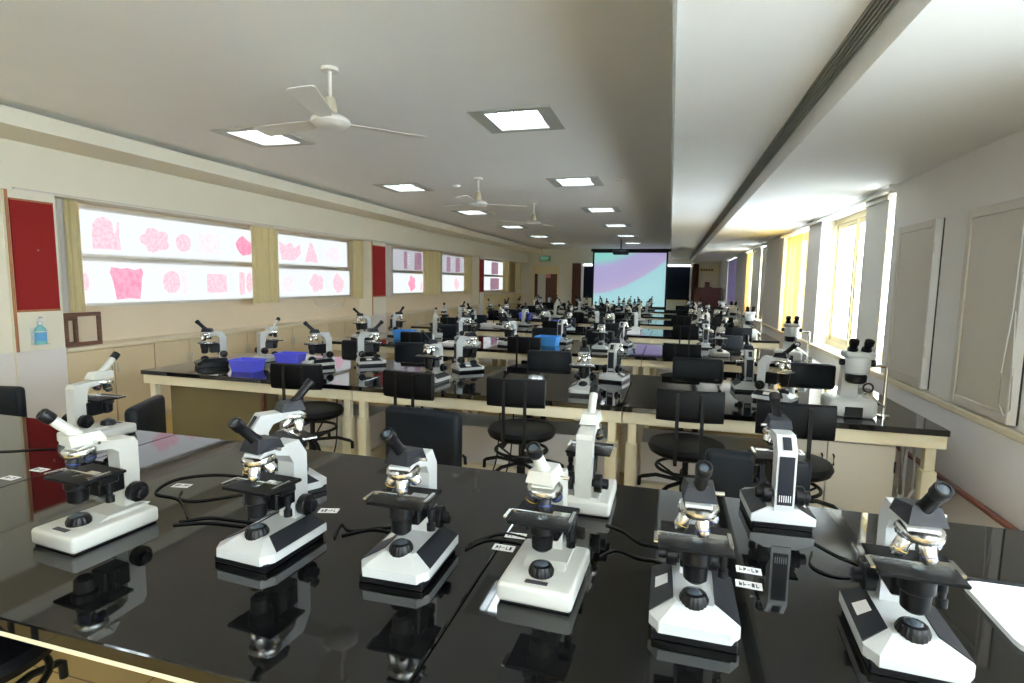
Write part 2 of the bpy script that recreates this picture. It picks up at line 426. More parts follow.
# ------------------------------------------------------------------ display light boxes on the left wall
def blob(kind, w, h, seed):
    rnd = random.Random(seed); P = []
    def wob(pts, a=0.02):
        return [(x + rnd.uniform(-a, a) * w, y + rnd.uniform(-a, a) * h) for x, y in pts]
    if kind == 'oval': return wob([(w/2*math.cos(2*PI*k/22), h/2*math.sin(2*PI*k/22)) for k in range(22)], 0.02)
    if kind == 'rect':
        P = [(-.5,-.5),(-.2,-.52),(.2,-.5),(.5,-.5),(.5,0),(.48,.45),(.2,.5),(-.2,.48),(-.48,.47),(-.5,0)]
    if kind == 'bucket': P = [(-.36,-.5),(0,-.48),(.36,-.5),(.44,.2),(.5,.36),(.44,.5),(.2,.46),(0,.5),(-.2,.46),(-.44,.5),(-.5,.36),(-.42,.1)]
    if kind == 'dome': P = [(-.5,-.5),(0,-.47),(.5,-.5),(.47,-.05),(.5,.35),(.42,.38),(.38,0.1),(.25,.0),(.22,.3),(.1,.46),(-.1,.5),(-.3,.45),(-.45,.25),(-.5,0)]
    if kind == 'flower':
        return wob([((0.36+0.13*abs(math.sin(2.5*2*PI*k/40)))*w*math.cos(2*PI*k/40), (0.36+0.14*abs(math.sin(2.5*2*PI*k/40)))*h*math.sin(2*PI*k/40)) for k in range(40)], .015)
    if kind == 'drop': P = [(-.1,-.5),(.25,-.42),(.48,-.2),(.5,.1),(.2,.28),(-.1,.5),(-.3,.38),(-.5,.1),(-.42,-.2),(-.25,-.4)]
    if kind == 'tri': P = [(-.5,-.5),(0,-.42),(.5,-.5),(.42,-.1),(.2,.2),(.08,.5),(-.1,.5),(-.25,.1),(-.42,-.2)]
    if kind == 'bowl': P = [(-.4,-.5),(.2,-.48),(.5,-.1),(.45,.45),(.2,.2),(0,.5),(-.25,.3),(-.5,.5),(-.48,0)]
    return wob([(x*w, y*h) for x, y in P])
def lightbox(y0, y1, z0, z1, label, prints, emat=BOXE):
    t = thing('display_lightbox', label, 'light box', (XRB, (y0+y1)/2, z0), 0, 'backlit slide displays on the left wall')
    hw = (y1-y0)/2; H = z1-z0
    fr = MB().box((0, -hw-.03, -.03), (.075, hw+.03, 0)).box((0, -hw-.03, H), (.075, hw+.03, H+.03)).box((0, -hw-.03, 0), (.075, -hw, H)).box((0, hw, 0), (.075, hw+.03, H))
    obj('frame', fr.mesh('frame', ALU, 0), t)
    obj('light_panel', MB().box((0.04, -hw, 0), (0.06, hw, H)).mesh('light_panel', emat, 0), t)
    for i, (k, ya, yb, za, zb, mm) in enumerate(prints):
        w = yb-ya; h = zb-za; cy = (ya+yb)/2-(y0+y1)/2; cz = (za+zb)/2-z0
        pts = [(cy+p[0], cz+p[1]) for p in blob(k, w, h, i*7+int(y0*10))]
        obj('slide_print', MB().prism(pts, 0.0605, 0.063).mesh('slide_print', mm, 0), t)
        if i % 2 == 0:
            tx = MB()
            for q in range(4): tx.box((0.0605, cy+w/2+.04, cz+.1-q*.06), (0.0618, cy+w/2+.12+.02*(q % 2), cz+.112-q*.06))
            obj('caption_lines', tx.mesh('caption_lines', PTXT, 0), t)
zu0, zu1, zl0, zl1 = 1.70, 2.12, 1.225, 1.635
UP = [('dome',4.09,4.37,1.75,2.07,PINK1),('flower',4.58,4.96,1.75,2.02,PINK1),('oval',5.03,5.23,1.78,1.98,PINK1),('rect',5.36,5.66,1.78,2.02,PINK3),('drop',5.93,6.24,1.78,2.04,PINK2),('bowl',6.76,7.23,1.76,2.02,PINK1),('tri',7.33,7.64,1.74,2.05,PINK1),('oval',7.86,8.28,1.78,2.02,PINK3)]
LO = [('oval',3.95,4.03,1.35,1.52,PINK1),('bucket',4.24,4.61,1.255,1.575,PINK2),('oval',4.84,5.06,1.31,1.56,PINK1),('rect',5.09,5.15,1.29,1.58,PINK3),('rect',5.45,5.76,1.31,1.54,PINK1),('rect',5.97,6.06,1.28,1.57,PINK1),('oval',6.09,6.2,1.3,1.56,PINK1),('rect',6.82,7.04,1.3,1.52,PINK3),('flower',7.42,7.80,1.28,1.58,PINK1),('drop',8.05,8.36,1.26,1.6,PINK1)]
lightbox(3.93, 8.47, zu0, zu1, 'long upper light box of pink tissue slides nearest the camera on the left wall', UP)
lightbox(3.93, 8.53, zl0, zl1, 'long lower light box of pink tissue slides nearest the camera on the left wall', LO)
lightbox(10.1, 11.75, zu0, zu1, 'upper dim light box left of the double cream curtain on the left wall', [('rect',10.6,10.75,1.73,2.1,PURP),('rect',11.1,11.45,1.72,2.1,PURP)], BOXG)
lightbox(10.1, 11.75, zl0, zl1, 'lower bright light box left of the double cream curtain on the left wall', [('flower',10.8,11.15,1.25,1.6,PINK2),('rect',11.4,11.5,1.27,1.45,PINK1)])
lightbox(12.6, 14.1, zu0, zu1, 'upper dim light box right of the double cream curtain on the left wall', [('rect',12.9,13.15,1.72,2.1,PURP),('rect',13.5,13.8,1.72,2.1,PURP)], BOXG)
lightbox(12.6, 14.1, zl0, zl1, 'lower bright light box right of the double cream curtain on the left wall', [('drop',13.4,13.75,1.26,1.58,PINK1)])
lightbox(15.7, 17.9, zu0, zu1, 'upper light box at the far end of the left wall', [('rect',16.5,17.2,1.72,2.1,PURP)])
lightbox(15.7, 17.9, zl0, zl1, 'lower light box at the far end of the left wall', [('rect',16.4,17.3,1.24,1.6,PURP)])

def curtain(name, x, y0, y1, z0, z1, m, label, waves=4, amp=0.018, cat='curtain', group='left wall curtains', axis='y'):
    n = waves * 8; pts = []
    for k in range(n + 1):
        u = k / n; y = y0 + (y1 - y0) * u
        pts.append((y, x + amp * math.sin(2*PI*waves*u) + 0.3*amp*math.sin(2*PI*waves*2.3*u+1)))
    th = 0.004; rows = [z0, z0 + (z1-z0)*0.5, z1]
    vs = []; fs = []
    for zi, z in enumerate(rows):
        for (y, xx) in pts:
            vs.append((xx + th, y, z)); vs.append((xx - th, y, z))
    L = (n + 1) * 2
    for zi in range(len(rows) - 1):
        for k in range(n):
            a = zi*L + 2*k
            fs.append((a, a+2, a+2+L, a+L)); fs.append((a+1, a+1+L, a+3+L, a+3))
        a = zi*L; fs.append((a, a+L, a+1+L, a+1)); a = zi*L + 2*n; fs.append((a, a+1, a+1+L, a+L))
    for k in range(n):
        a = 2*k; fs.append((a, a+1, a+3, a+2)); a += (len(rows)-1)*L; fs.append((a, a+2, a+3, a+1))
    o = obj(name, MB().add(vs, fs).mesh(name, m, 60)); return tag(o, label, cat, group)
for (a, b, mm, lab) in [(3.645, 3.72, CURTG, 'pale narrow curtain fold right beside the near red pin board'), (3.725, 3.86, CURT, 'cream yellow curtain at the near end of the long display light boxes'),
        (6.02, 6.52, CURT, 'cream yellow curtain hanging across the middle of the long display light boxes'), (8.42, 8.72, CURT, 'slim cream curtain at the far end of the long display light boxes'),
        (9.50, 9.80, CURTG, 'pale curtain just beyond the second red pin board'), (11.2, 11.62, CURT, 'left half of the double cream curtain on the left wall'), (11.66, 12.15, CURT, 'right half of the double cream curtain on the left wall'),
        (13.7, 14.3, CURT, 'cream curtain just before the third red pin board'), (17.2, 17.9, CURT, 'cream curtain at the far end of the left wall'), (18.7, 19.4, CURT, 'last cream curtain beside the far door')]:
    curtain('curtain', XL - 0.04, a, b, 1.16, 2.165, mm, lab, waves=max(2, int((b-a)/0.12)))
o = obj('curtain_rail', MB().box((XL + 0.012, 3.3, 2.19), (XL + 0.03, 14.7, 2.20)).mesh('curtain_rail', ALU, 0)); tag(o, 'thin curtain rail running along the left wall above the display windows', 'rail')

# framed boards leaning on the ledge
def picture_frame(loc, rz, rx, W, H, label):
    t = thing('picture_frame', label, 'frame', loc, rz)
    for nm, lo, hi in (('rail', (-W/2, -.012, 0), (W/2, .012, .035)), ('rail', (-W/2, -.012, H-.035), (W/2, .012, H)), ('stile', (-W/2, -.012, .035), (-W/2+.035, .012, H-.035)), ('stile', (W/2-.035, -.012, .035), (W/2, .012, H-.035))):
        obj(nm, MB().box(lo, hi, 0.003).mesh(nm, BROWNW), t)
picture_frame((XL - 0.075, 3.85, 0.84), PI/2, 0, 0.34, 0.31, 'brown wooden frame standing on the ledge facing the room')
picture_frame((XL - 0.16, 3.76, 0.84), PI/2, 0, 0.20, 0.27, 'smaller brown wooden frame half behind the other on the ledge')

# hand sanitizer on the near pillar
t = thing('sanitizer_bottle', 'turquoise gel sanitizer bottle in a holder on the near left pillar', 'bottle', (XL + 0.045, 3.405, 0.905))
obj('bottle_body', MB().lathe([(0.034,0),(0.04,0.01),(0.04,0.115),(0.036,0.135),(0.016,0.155),(0.014,0.17)], seg=20).mesh('bottle_body', TEAL), t)
obj('bottle_label', MB().lathe([(0.0408,0.03),(0.0408,0.10)], seg=20).mesh('bottle_label', TEALL), t)
obj('cap', MB().lathe([(0.02,0.17),(0.02,0.195),(0.008,0.197),(0.008,0.225)], seg=14).box((-0.006,-0.008,0.222),(0.045,0.008,0.236),0.003).mesh('cap', PLAST), t)
obj('holder', MB().box((-0.045,-0.05,-0.008),(0.045,0.05,0.0)).box((-0.045,-0.05,0.0),(-0.041,0.05,0.14)).torus((0,0,0.11),0.046,0.004).mesh('holder', PLAST), t)
# cables on the wall under the light box
tag(obj('wall_cable', MB().tube([(XRB+.01,7.6,1.19),(XRB+.012,7.66,1.08),(XRB+.012,7.9,1.03),(XRB+.012,8.2,1.07),(XRB+.012,8.4,1.02),(XRB+.012,8.5,1.19)],0.006).mesh('wall_cable', CORD)), 'thin pale cable looping under the near light boxes', 'cable')

# ------------------------------------------------------------------ ceiling lamps
lampm = {}
fr = MB()
for lo, hi in (((-LW-.012,-LD-.012,-.008),(-.20,LD+.012,.004)), ((.20,-LD-.012,-.008),(LW+.012,LD+.012,.004)), ((-.20,-LD-.012,-.008),(.20,-.23,.004)), ((-.20,.23,-.008),(.20,LD+.012,.004))): fr.box(lo, hi)
lampm['frame'] = fr.mesh('frame', LGREY, 0)
rf = MB(); z1 = 0.055
rf.add([(-.20,-.23,0),(.20,-.23,0),(.20,.23,0),(-.20,.23,0),(-.18,-.21,z1),(.18,-.21,z1),(.18,.21,z1),(-.18,.21,z1)],[(0,1,5,4),(1,2,6,5),(2,3,7,6),(3,0,4,7)])
rf.box((-.004,-.21,.02),(.004,.21,z1))
lampm['reflector'] = rf.mesh('reflector', REFL, 0)
lampm['tube'] = MB().box((-.165,-.2,z1),(-.02,.2,z1+.02)).mesh('tube', LAMPE, 0)
lampm['tube2'] = MB().box((.02,-.2,z1),(.165,.2,z1+.02)).mesh('tube', LAMPE, 0)
lampm['housing'] = MB().box((-.28,-.27,z1+.02),(.28,.27,z1+.03)).mesh('housing', LGREY, 0)
for i, x in enumerate(LX):
    for j, y in enumerate(LY):
        t = thing('ceiling_light', 'recessed square ceiling light, %s from the near wall in the %s row' % (ORD[j], ['left', 'middle'][i]), 'ceiling light', (x, y, ZC), 0, 'recessed ceiling lights')
        obj('frame', lampm['frame'], t); obj('reflector', lampm['reflector'], t); obj('tube', lampm['tube'], t); obj('tube', lampm['tube2'], t); obj('housing', lampm['housing'], t)

# ceiling fans
fm = {}
fm['rod'] = MB().cyl((0,0,-.26),(0,0,-.004),0.011).lathe([(0.05,-.02),(0.05,0)]).mesh('rod', FANW)
fm['canopy'] = MB().lathe([(0.045,-.265),(0.028,-.17),(0.016,-.165)], seg=20).mesh('canopy', mat('fan_beige',(0.55,0.50,0.38),0.5))
fm['motor'] = MB().lathe([(0.03,-.345),(0.09,-.337),(0.115,-.315),(0.112,-.295),(0.07,-.27),(0.03,-.262)], seg=28).mesh('motor', FANW)
bl = MB(); pts = [(0.10,-.03),(0.2,-.055),(0.58,-.07),(0.60,-.055),(0.60,.055),(0.58,.07),(0.2,.055),(0.10,.03)]
bl.add([(p[0],p[1],-.305+.16*p[1]) for p in pts]+[(p[0],p[1],-.309+.16*p[1]) for p in pts], [tuple(range(8)),tuple(range(15,7,-1))]+[(i,(i+1)%8,8+(i+1)%8,8+i) for i in range(8)])
fm['blade'] = bl.mesh('blade', FANW, 0)
for i, (x, y, a, lab) in enumerate([(-2.0, 2.99, -70, 'white ceiling fan nearest the camera, between the near ceiling lights'), (-2.30, 6.48, 30, 'white ceiling fan in the middle of the ceiling'), (-2.14, 8.66, 75, 'white ceiling fan farthest from the camera')]):
    t = thing('ceiling_fan', lab, 'ceiling fan', (x, y, ZC), math.radians(a), 'ceiling fans')
    for k in ('rod', 'canopy', 'motor'): obj(k, fm[k], t)
    for q in range(3): obj('blade', fm['blade'], t, (0,0,0), (0,0,q*2*PI/3))
for i, (x, y, lab) in enumerate([(-2.75, 6.9, 'small round smoke detector left of the middle ceiling fan'), (-0.63, 6.85, 'small round smoke detector near the ceiling beam')]):
    o = obj('smoke_detector', MB().lathe([(0.05,0),(0.045,-.025),(0.02,-.032)][::-1], (x,y,ZC), seg=18).mesh('smoke_detector', FANW)); tag(o, lab, 'smoke detector')

# ------------------------------------------------------------------ right wall windows
def window(n, y0, y1, label_panes):
    X = XR + 0.16
    w = struct('window_%d' % n, MB().box((X, y0, WZ0), (X+.07, y1, WZ0+.06)).box((X, y0, WZ1-.06), (X+.07, y1, WZ1)).box((X, y0, WZ0+.06), (X+.07, y0+.06, WZ1-.06)).box((X, y1-.06, WZ0+.06), (X+.07, y1, WZ1-.06)), WINF)
    k = max(2, round((y1-y0)/0.72)); s = (y1-y0-.12)/k
    for i in range(1, k):
        yy = y0+.06+i*s
        obj('mullion', MB().box((X-.005, yy-.03, WZ0+.06), (X+.06, yy+.03, WZ1-.06)).mesh('mullion', WINF, 0), w)
    for i in range(k):
        ya, yb = y0+.06+i*s+.03, y0+.06+(i+1)*s-.03
        sash = MB().box((X+.01,ya,WZ0+.06),(X+.05,ya+.035,WZ1-.06)).box((X+.01,yb-.035,WZ0+.06),(X+.05,yb,WZ1-.06)).box((X+.01,ya+.035,WZ0+.06),(X+.05,yb-.035,WZ0+.11)).box((X+.01,ya+.035,WZ1-.11),(X+.05,yb-.035,WZ1-.06))
        so = obj('sash', sash.mesh('sash', WINF, 0), w)
        obj('pane', MB().box((X+.028,ya+.035,WZ0+.11),(X+.032,yb-.035,WZ1-.11)).mesh('pane', GLASS, 0), so)
        for q in range(5):
            zz = WZ0+.22+q*.22
            obj('grille_bar', MB().cyl((X+.10,ya-.03,zz),(X+.10,yb+.03,zz),0.006,6).mesh('grille_bar', WINF), w)
    return w
window(1, 4.88, 9.2, ''); window(4, -2.6, 1.7, ''); window(2, 10.75, 13.4, ''); window(3, 15.3, 17.6, '')  # window four is added out of view to brighten the near room
for n, (a, b) in enumerate(ADDED_OPEN):     # added window behind the camera, unseen, to light the bench fronts
    y = YN - 0.10
    w = struct('window_%d' % (5 + n), MB().box((a,y,WZ0),(b,y+.06,WZ0+.06)).box((a,y,WZ1-.06),(b,y+.06,WZ1)).box((a,y,WZ0+.06),(a+.06,y+.06,WZ1-.06)).box((b-.06,y,WZ0+.06),(b,y+.06,WZ1-.06)), WINF)
    obj('mullion', MB().box(((a+b)/2-.03,y,WZ0+.06),((a+b)/2+.03,y+.06,WZ1-.06)).mesh('mullion', WINF, 0), w)
    for x0, x1 in ((a+.06,(a+b)/2-.03),((a+b)/2+.03,b-.06)): obj('pane', MB().box((x0,y+.028,WZ0+.06),(x1,y+.032,WZ1-.06)).mesh('pane', GLASS, 0), w)
struct('trim_3', MB().box((XR + 0.02, 7.1, WZ0), (XR + 0.155, 7.72, WZ1)), WALLR)      # pier between the casements
def blind(y0, y1, m, label, x=None):
    x = XR + 0.03 if x is None else x
    t = thing('blind', label, 'blind', (x, (y0+y1)/2, 0.86), 0, 'fabric blinds on the right windows')
    hw = (y1-y0)/2
    obj('cloth', MB().box((-.006,-hw,0),(.006,hw,1.33),0.003).mesh('cloth', m), t)
    obj('bottom_bar', MB().box((-.010,-hw,-.012),(.010,hw,0.012),0.003).mesh('bottom_bar', WINF), t)
    obj('head_box', MB().box((-.022,-hw-.01,1.33),(.022,hw+.01,1.37),0.006).mesh('head_box', ALU), t)
blind(5.10, 5.62, CURTG, 'pale grey fabric blind panel at the near end of the bright window')
blind(11.55, 12.6, CURTG, 'grey fabric blind panel on the middle right window')
curtain('curtain', XR + 0.05, 4.885, 4.955, 0.86, 2.2, CURTY, 'narrow glowing yellow curtain strip at the near edge of the bright window', 2, 0.012, group='right wall curtains')
curtain('curtain', XR + 0.06, 8.25, 9.15, 0.86, 2.2, CURTY, 'bunched sunlit yellow curtain at the far end of the bright window', 8, 0.02, group='right wall curtains')
curtain('curtain', XR + 0.04, 13.0, 13.38, 0.86, 2.2, CURTY, 'yellow curtain at the far end of the middle right window', 4, 0.02, group='right wall curtains')
curtain('curtain', XR + 0.04, 10.8, 11.3, 0.86, 2.2, CURTG, 'grey curtain at the near end of the middle right window', 4, 0.02, group='right wall curtains')
curtain('curtain', XR + 0.03, 15.35, 17.55, 0.86, 2.2, CURTP, 'lilac grey curtain drawn across the last right window', 14, 0.02, group='right wall curtains')
for i, (a, b) in enumerate(OPEN[1:]):
    r = thing('curtain_track', ['white curtain track above the bright window', 'white curtain track above the middle right window', 'white curtain track above the last right window'][i], 'rail', (XR - 0.03, a, 2.235))
    obj('track', MB().box((-.012, -.05, -.012), (.012, b-a+.05, .012), 0.004).mesh('track', FANW), r)
    for yb in (0.0, b-a): obj('bracket', MB().box((-.02, yb-.02, -.03), (.03, yb+.02, .035), 0.004).mesh('bracket', FANW), r)

# shutter boards on the right wall
def shutter(y0, y1, label):
    t = thing('shutter_board', label, 'shutter', (XR, y0, 0.86), 0, 'grey beige shutter boards on the right wall')
    W = y1-y0; H = 1.07
    obj('frame', MB().box((-.04,0,0),(0,.045,H),0.003).box((-.04,W-.045,0),(0,W,H),0.003).box((-.04,.045,0),(0,W-.045,.05),0.003).box((-.04,.045,H-.05),(0,W-.045,H),0.003).mesh('frame', LAMG), t)
    obj('panel', MB().box((-.032,.045,.05),(0,W-.045,H-.05)).mesh('panel', LAMG, 0), t)
    obj('near_edge', MB().box((-.045,-.012,0),(0,0,H)).mesh('near_edge', WALLR, 0), t)
    obj('edge_shadow', MB().box((-.006,-.017,0),(0,-.012,H)).mesh('edge_shadow', DARK, 0), t)  # dark strip drawn as the shadow behind the board
    for z in (.2, .85): obj('hinge', MB().cyl((-.045,-.014,z),(-.045,-.014,z+.07),.006,8).mesh('hinge', ALU), t)
    return t
sh = shutter(3.12, 3.68, 'large grey beige shutter board nearest the camera on the right wall')
shutter(4.06, 4.66, 'grey beige shutter board on the right wall beside the bright window')
obj('pull_cord', MB().tube([(-.055+XR-x_,y_-3.12,z_-.86) for x_,y_,z_ in [(1.6,3.12,1.9),(1.6,3.13,1.4),(1.6,3.17,1.1),(1.6,3.16,.95),(1.6,3.11,.90),(1.6,3.07,.94),(1.6,3.08,1.1),(1.6,3.11,1.4)]],.003,6).mesh('pull_cord', CORD), sh)
o = thing('pipe', 'reddish brown pipe running low along the right wall', 'pipe', (XR - 0.042, 0, 0.405))
obj('pipe_run', MB().cyl((0,YN+.2,0),(0,12,0),0.017,10).mesh('pipe_run', PIPE), o)
for k in range(6): obj('clip', MB().box((-.02,0.6+k*2,-.022),(.034,.63+k*2,.022)).mesh('clip', PIPE,0), o)

# ------------------------------------------------------------------ far wall
def fbox(name, x0, x1, z0, z1, d0, d1, m, parent=None, b=0): return bxo(name, (x0, YF-d1, z0), (x1, YF-d0, z1), m, parent, b)
t = thing('blackboard', 'wide dark blackboard behind the projection screen', 'blackboard', (0,0,0))
for nm, a in (('board_panel', (-3.08,-1.85,.95,2.10)), ('board_panel', (-1.83,-.6,.95,2.10)), ('board_panel', (-.58,.62,.95,2.10))): fbox(nm, *a, .02, .05, BOARD, t)
fbox('side_frame', -3.16, -3.08, .92, 2.105, 0.0, .06, STICK, t); fbox('side_frame', .62, .68, .92, 2.105, 0.0, .06, STICK, t)
fbox('bottom_frame', -3.08, .62, .90, .95, 0.0, .09, WINF, t)
o = thing('tube_light', 'long white tube light strip above the blackboard', 'light', (0,0,0))
fbox('housing', -3.1, .64, 2.175, 2.20, 0.02, .12, FANW, o); fbox('lamp', -3.08, .62, 2.115, 2.175, .05, .10, STRIPE, o)
t = thing('projection_screen', 'large projection screen showing a lilac and teal slide', 'screen', (0,0,0))
obj('picture', MB().box((-2.66, 19.90, .70), (-.19, 19.91, 2.56)).mesh('picture', SCREEN, 0), t)
obj('border', MB().box((-2.72,19.89,.64),(-2.66,19.915,2.60)).box((-.19,19.89,.64),(-.13,19.915,2.60)).box((-2.66,19.89,.64),(-.19,19.915,.70)).box((-2.66,19.89,2.56),(-.19,19.915,2.60)).mesh('border', BLACKM, 0), t)
obj('roller_case', MB().box((-2.78,19.86,2.60),(-.02,19.96,2.70),0.01).mesh('roller_case', METALB), t)
obj('weight_bar', MB().cyl((-2.72,19.9,.62),(-.13,19.9,.62),.02).mesh('weight_bar', METALB), t)
for nm, x0, x1, lab in (('drape', -3.50, -3.18, 'dark brown drape left of the blackboard'), ('drape', .69, .90, 'dark brown drape right of the blackboard')):
    n = 24; P = [(x0+(x1-x0)*k/n, YF-.08+.02*math.sin(k*1.3)) for k in range(n+1)]
    vs = [(x, y, z) for z in (0.0, 2.2) for x, y in P] + [(x, y+.012, z) for z in (0.0, 2.2) for x, y in P]; L = n+1
    fs = [(k,k+1,L+k+1,L+k) for k in range(n)] + [(2*L+k,3*L+k,3*L+k+1,2*L+k+1) for k in range(n)]
    tag(obj(nm, MB().add(vs, fs).mesh(nm, BROWNW, 60)), lab, 'curtain')
# door on the far wall
d = bxo('door_1', (-5.0, YF-.07, 0), (-4.93, YF, 2.12), WINF); d['kind'] = 'structure'
bxo('door_jamb', (-4.06, YF-.07, 0), (-4.0, YF, 2.12), WINF, d); bxo('door_head', (-4.93, YF-.07, 2.05), (-4.06, YF, 2.12), WINF, d)
bxo('opening', (-4.93, YF-.01, 0), (-4.06, YF, 2.05), BROWNW, d)
lf = bxo('door_leaf', (-4.80, YF-.06, 0), (-4.50, YF-.02, 1.80), DOORW, d); bxo('transom', (-4.93, YF-.05, 1.80), (-4.06, YF-.02, 2.05), WINF, d)
tag(bxo('pink_notice', (-4.50, YF-.03, 1.66), (-4.32, YF-.02, 1.80), mat('notice_pink',(0.75,0.25,0.30),.7)), 'small pink notice by the far door', 'notice')
t = thing('exit_sign', 'green exit sign on the far wall above the door', 'sign', (-4.54, YF-.04, 2.28))
obj('sign_box', MB().box((-.2,-.02,0),(.2,.04,.18),.006).mesh('sign_box', EXITG), t)
def text_mesh(body, size, m, name='lettering', extrude=0.001, align='CENTER'):
    cu = bpy.data.curves.new(name, 'FONT'); cu.body = body; cu.size = size; cu.extrude = extrude; cu.align_x = align; cu.align_y = 'CENTER'
    tmp = bpy.data.objects.new('tmp', cu); COL.objects.link(tmp)
    dg = bpy.context.evaluated_depsgraph_get(); me = bpy.data.meshes.new_from_object(tmp.evaluated_get(dg))
    bpy.data.objects.remove(tmp); bpy.data.curves.remove(cu); me.name = name
    me.materials.clear(); me.materials.append(m); return me
obj('lettering', text_mesh('EXIT', 0.13, EXITW), t, (0,-.022,.09), (PI/2,0,0))
t = thing('wall_sign', 'small sign with dark lettering on the far wall right of the blackboard', 'sign', (1.17, YF-.02, 2.0))
obj('plate', MB().box((-.28,-.005,-.08),(.28,.02,.08)).mesh('plate', WINF, 0), t)
bars = MB()
for k in range(5): bars.box((-.2+k*.085,-.008,-.03),(-.14+k*.085,-.004,.03))
obj('sign_marks', bars.mesh('sign_marks', INK, 0), t)
t = thing('lectern_desk', 'red brown wooden teacher desk in the far right corner', 'desk', (1.14, 18.9, 0))
obj('front_panel', MB().box((-.38,-.3,0),(.38,-.27,1.36),.004).mesh('front_panel', REDW), t)
for s in (-1, 1): obj('side_panel', MB().box((s*.38-.015,-.27,0),(s*.38+.015,.3,1.36),.004).mesh('side_panel', REDW), t)
obj('desk_top', MB().box((-.4,-.32,1.36),(.4,.32,1.40),.004).mesh('desk_top', REDW), t)
tag(obj('wooden_crate', MB().box((-.12,-.1,1.40),(.12,.1,1.43)).box((-.10,-.08,1.43),(.04,.08,1.58)).mesh('wooden_crate', REDW, 0), None, (1.15,18.9,0)), 'small brown box on the far teacher desk', 'box')
# glazed shelf unit at the far left
t = thing('shelf_unit', 'olive brown open shelf unit at the far end of the left wall', 'shelf', (XL - .1, 15.3, 0))
Wd = 4.3
obj('back_panel', MB().box((-.14,0,0),(-.12,Wd,1.13)).mesh('back_panel', SHELFG, 0), t)
for k in range(7): obj('upright', MB().box((-.12,k*Wd/6-.012,0),(.12,k*Wd/6+.012,1.13)).mesh('upright', WINF, 0), t)
for z in (.06,.40,.76,1.11): obj('shelf', MB().box((-.12,0,z),(.12,Wd,z+.02)).mesh('shelf', LEDGE, 0), t)
# ceiling projector
t = thing('projector', 'dark projector hanging from the ceiling in front of the screen', 'projector', (-1.33, 15.2, ZC))
obj('pole', MB().cyl((0,0,-.36),(0,0,0),.018).lathe([(.07,-.01),(.07,0)]).mesh('pole', METALB), t)
obj('case', MB().box((-.2,-.15,-.48),(.2,.15,-.36),.02,2).mesh('case', PADM), t)
obj('lens', MB().lathe([(.045,0),(.04,.05)],(.05,.15,-.42),(0,1,0)).mesh('lens', BLACKM), t)
for s in (-1, 1): obj('arm', MB().box((s*.12-.01,-.01,-.38),(s*.12+.01,.01,-.34)).mesh('arm', METALB, 0), t)

# ------------------------------------------------------------------ lab benches
ROWY = [0.755, 3.245, 5.55, 7.85, 10.15, 12.45, 14.75]
ROWN = ['front', 'second', 'third', 'fourth', 'fifth', 'sixth', 'last']
BD = 1.2
legm = None
bench_cache = {}
def bench(x0, x1, y0, row, sec):
    W = x1 - x0
    t = thing('lab_bench', 'black granite lab bench with cream frame, %s section of the %s row' % (['left', 'middle', 'right'][sec], ROWN[row]), 'bench', (x0, y0, 0), 0, 'granite topped lab benches')
    key = (round(W, 3), row == 0)
    if key not in bench_cache:
        c = {}
        c['worktop'] = MB().box((.0015,0,T-.032),(W-.0015,BD,T),.003).mesh('worktop', GRAN)
        c['apron_f'] = (MB().box((.004,.010,T-.052),(W-.004,.03,T-.032),.002) if row == 0 else MB().box((.004,.02,T-.105),(W-.004,.045,T-.032),.002)).mesh('apron', FRAMEC)
        c['apron_b'] = MB().box((.004,BD-.045,T-.105),(W-.004,BD-.02,T-.032),.002).mesh('apron', FRAMEC)
        c['apron_l'] = MB().box((.012,.045,T-.105),(.035,BD-.045,T-.032),.002).mesh('apron', FRAMEC)
        c['apron_r'] = MB().box((W-.035,.045,T-.105),(W-.012,BD-.045,T-.032),.002).mesh('apron', FRAMEC)
        c['leg'] = MB().box((-.025,-.025,.0),(.025,.025,T-.105),.004).mesh('leg', FRAMEC)
        c['sleeve'] = MB().box((-.036,-.036,.0),(.036,.036,.55),.012,2).mesh('leg_sleeve', FRAMEC)
        c['duct'] = MB().box((.10,.42,.0),(W-.10,.78,.46),.004).mesh('service_duct', DADO)
        c['plinth'] = MB().box((.06,.36,.0),(W-.06,.84,.20),.004).mesh('plinth', LEDGE)
        bench_cache[key] = c
    c = bench_cache[key]
    obj('worktop', c['worktop'], t)
    for k in 'fblr': obj('apron', c['apron_'+k], t)
    for lx in (.06, W-.06):
        for ly in (.07, BD-.07):
            l = obj('leg', c['leg'], t, (lx, ly, 0)); obj('leg_sleeve', c['sleeve'], l)
    if 0 < row < 5:
        obj('service_duct', c['duct'], t); obj('plinth', c['plinth'], t)
    return t
XJ = [-3.89, -2.06, -0.245, 1.40]
for r, y in enumerate(ROWY):
    js = [-3.95, -2.15, -0.42, 1.42] if r == 0 else XJ
    for k in range(3): bench(js[k], js[k+1], y, r, k)
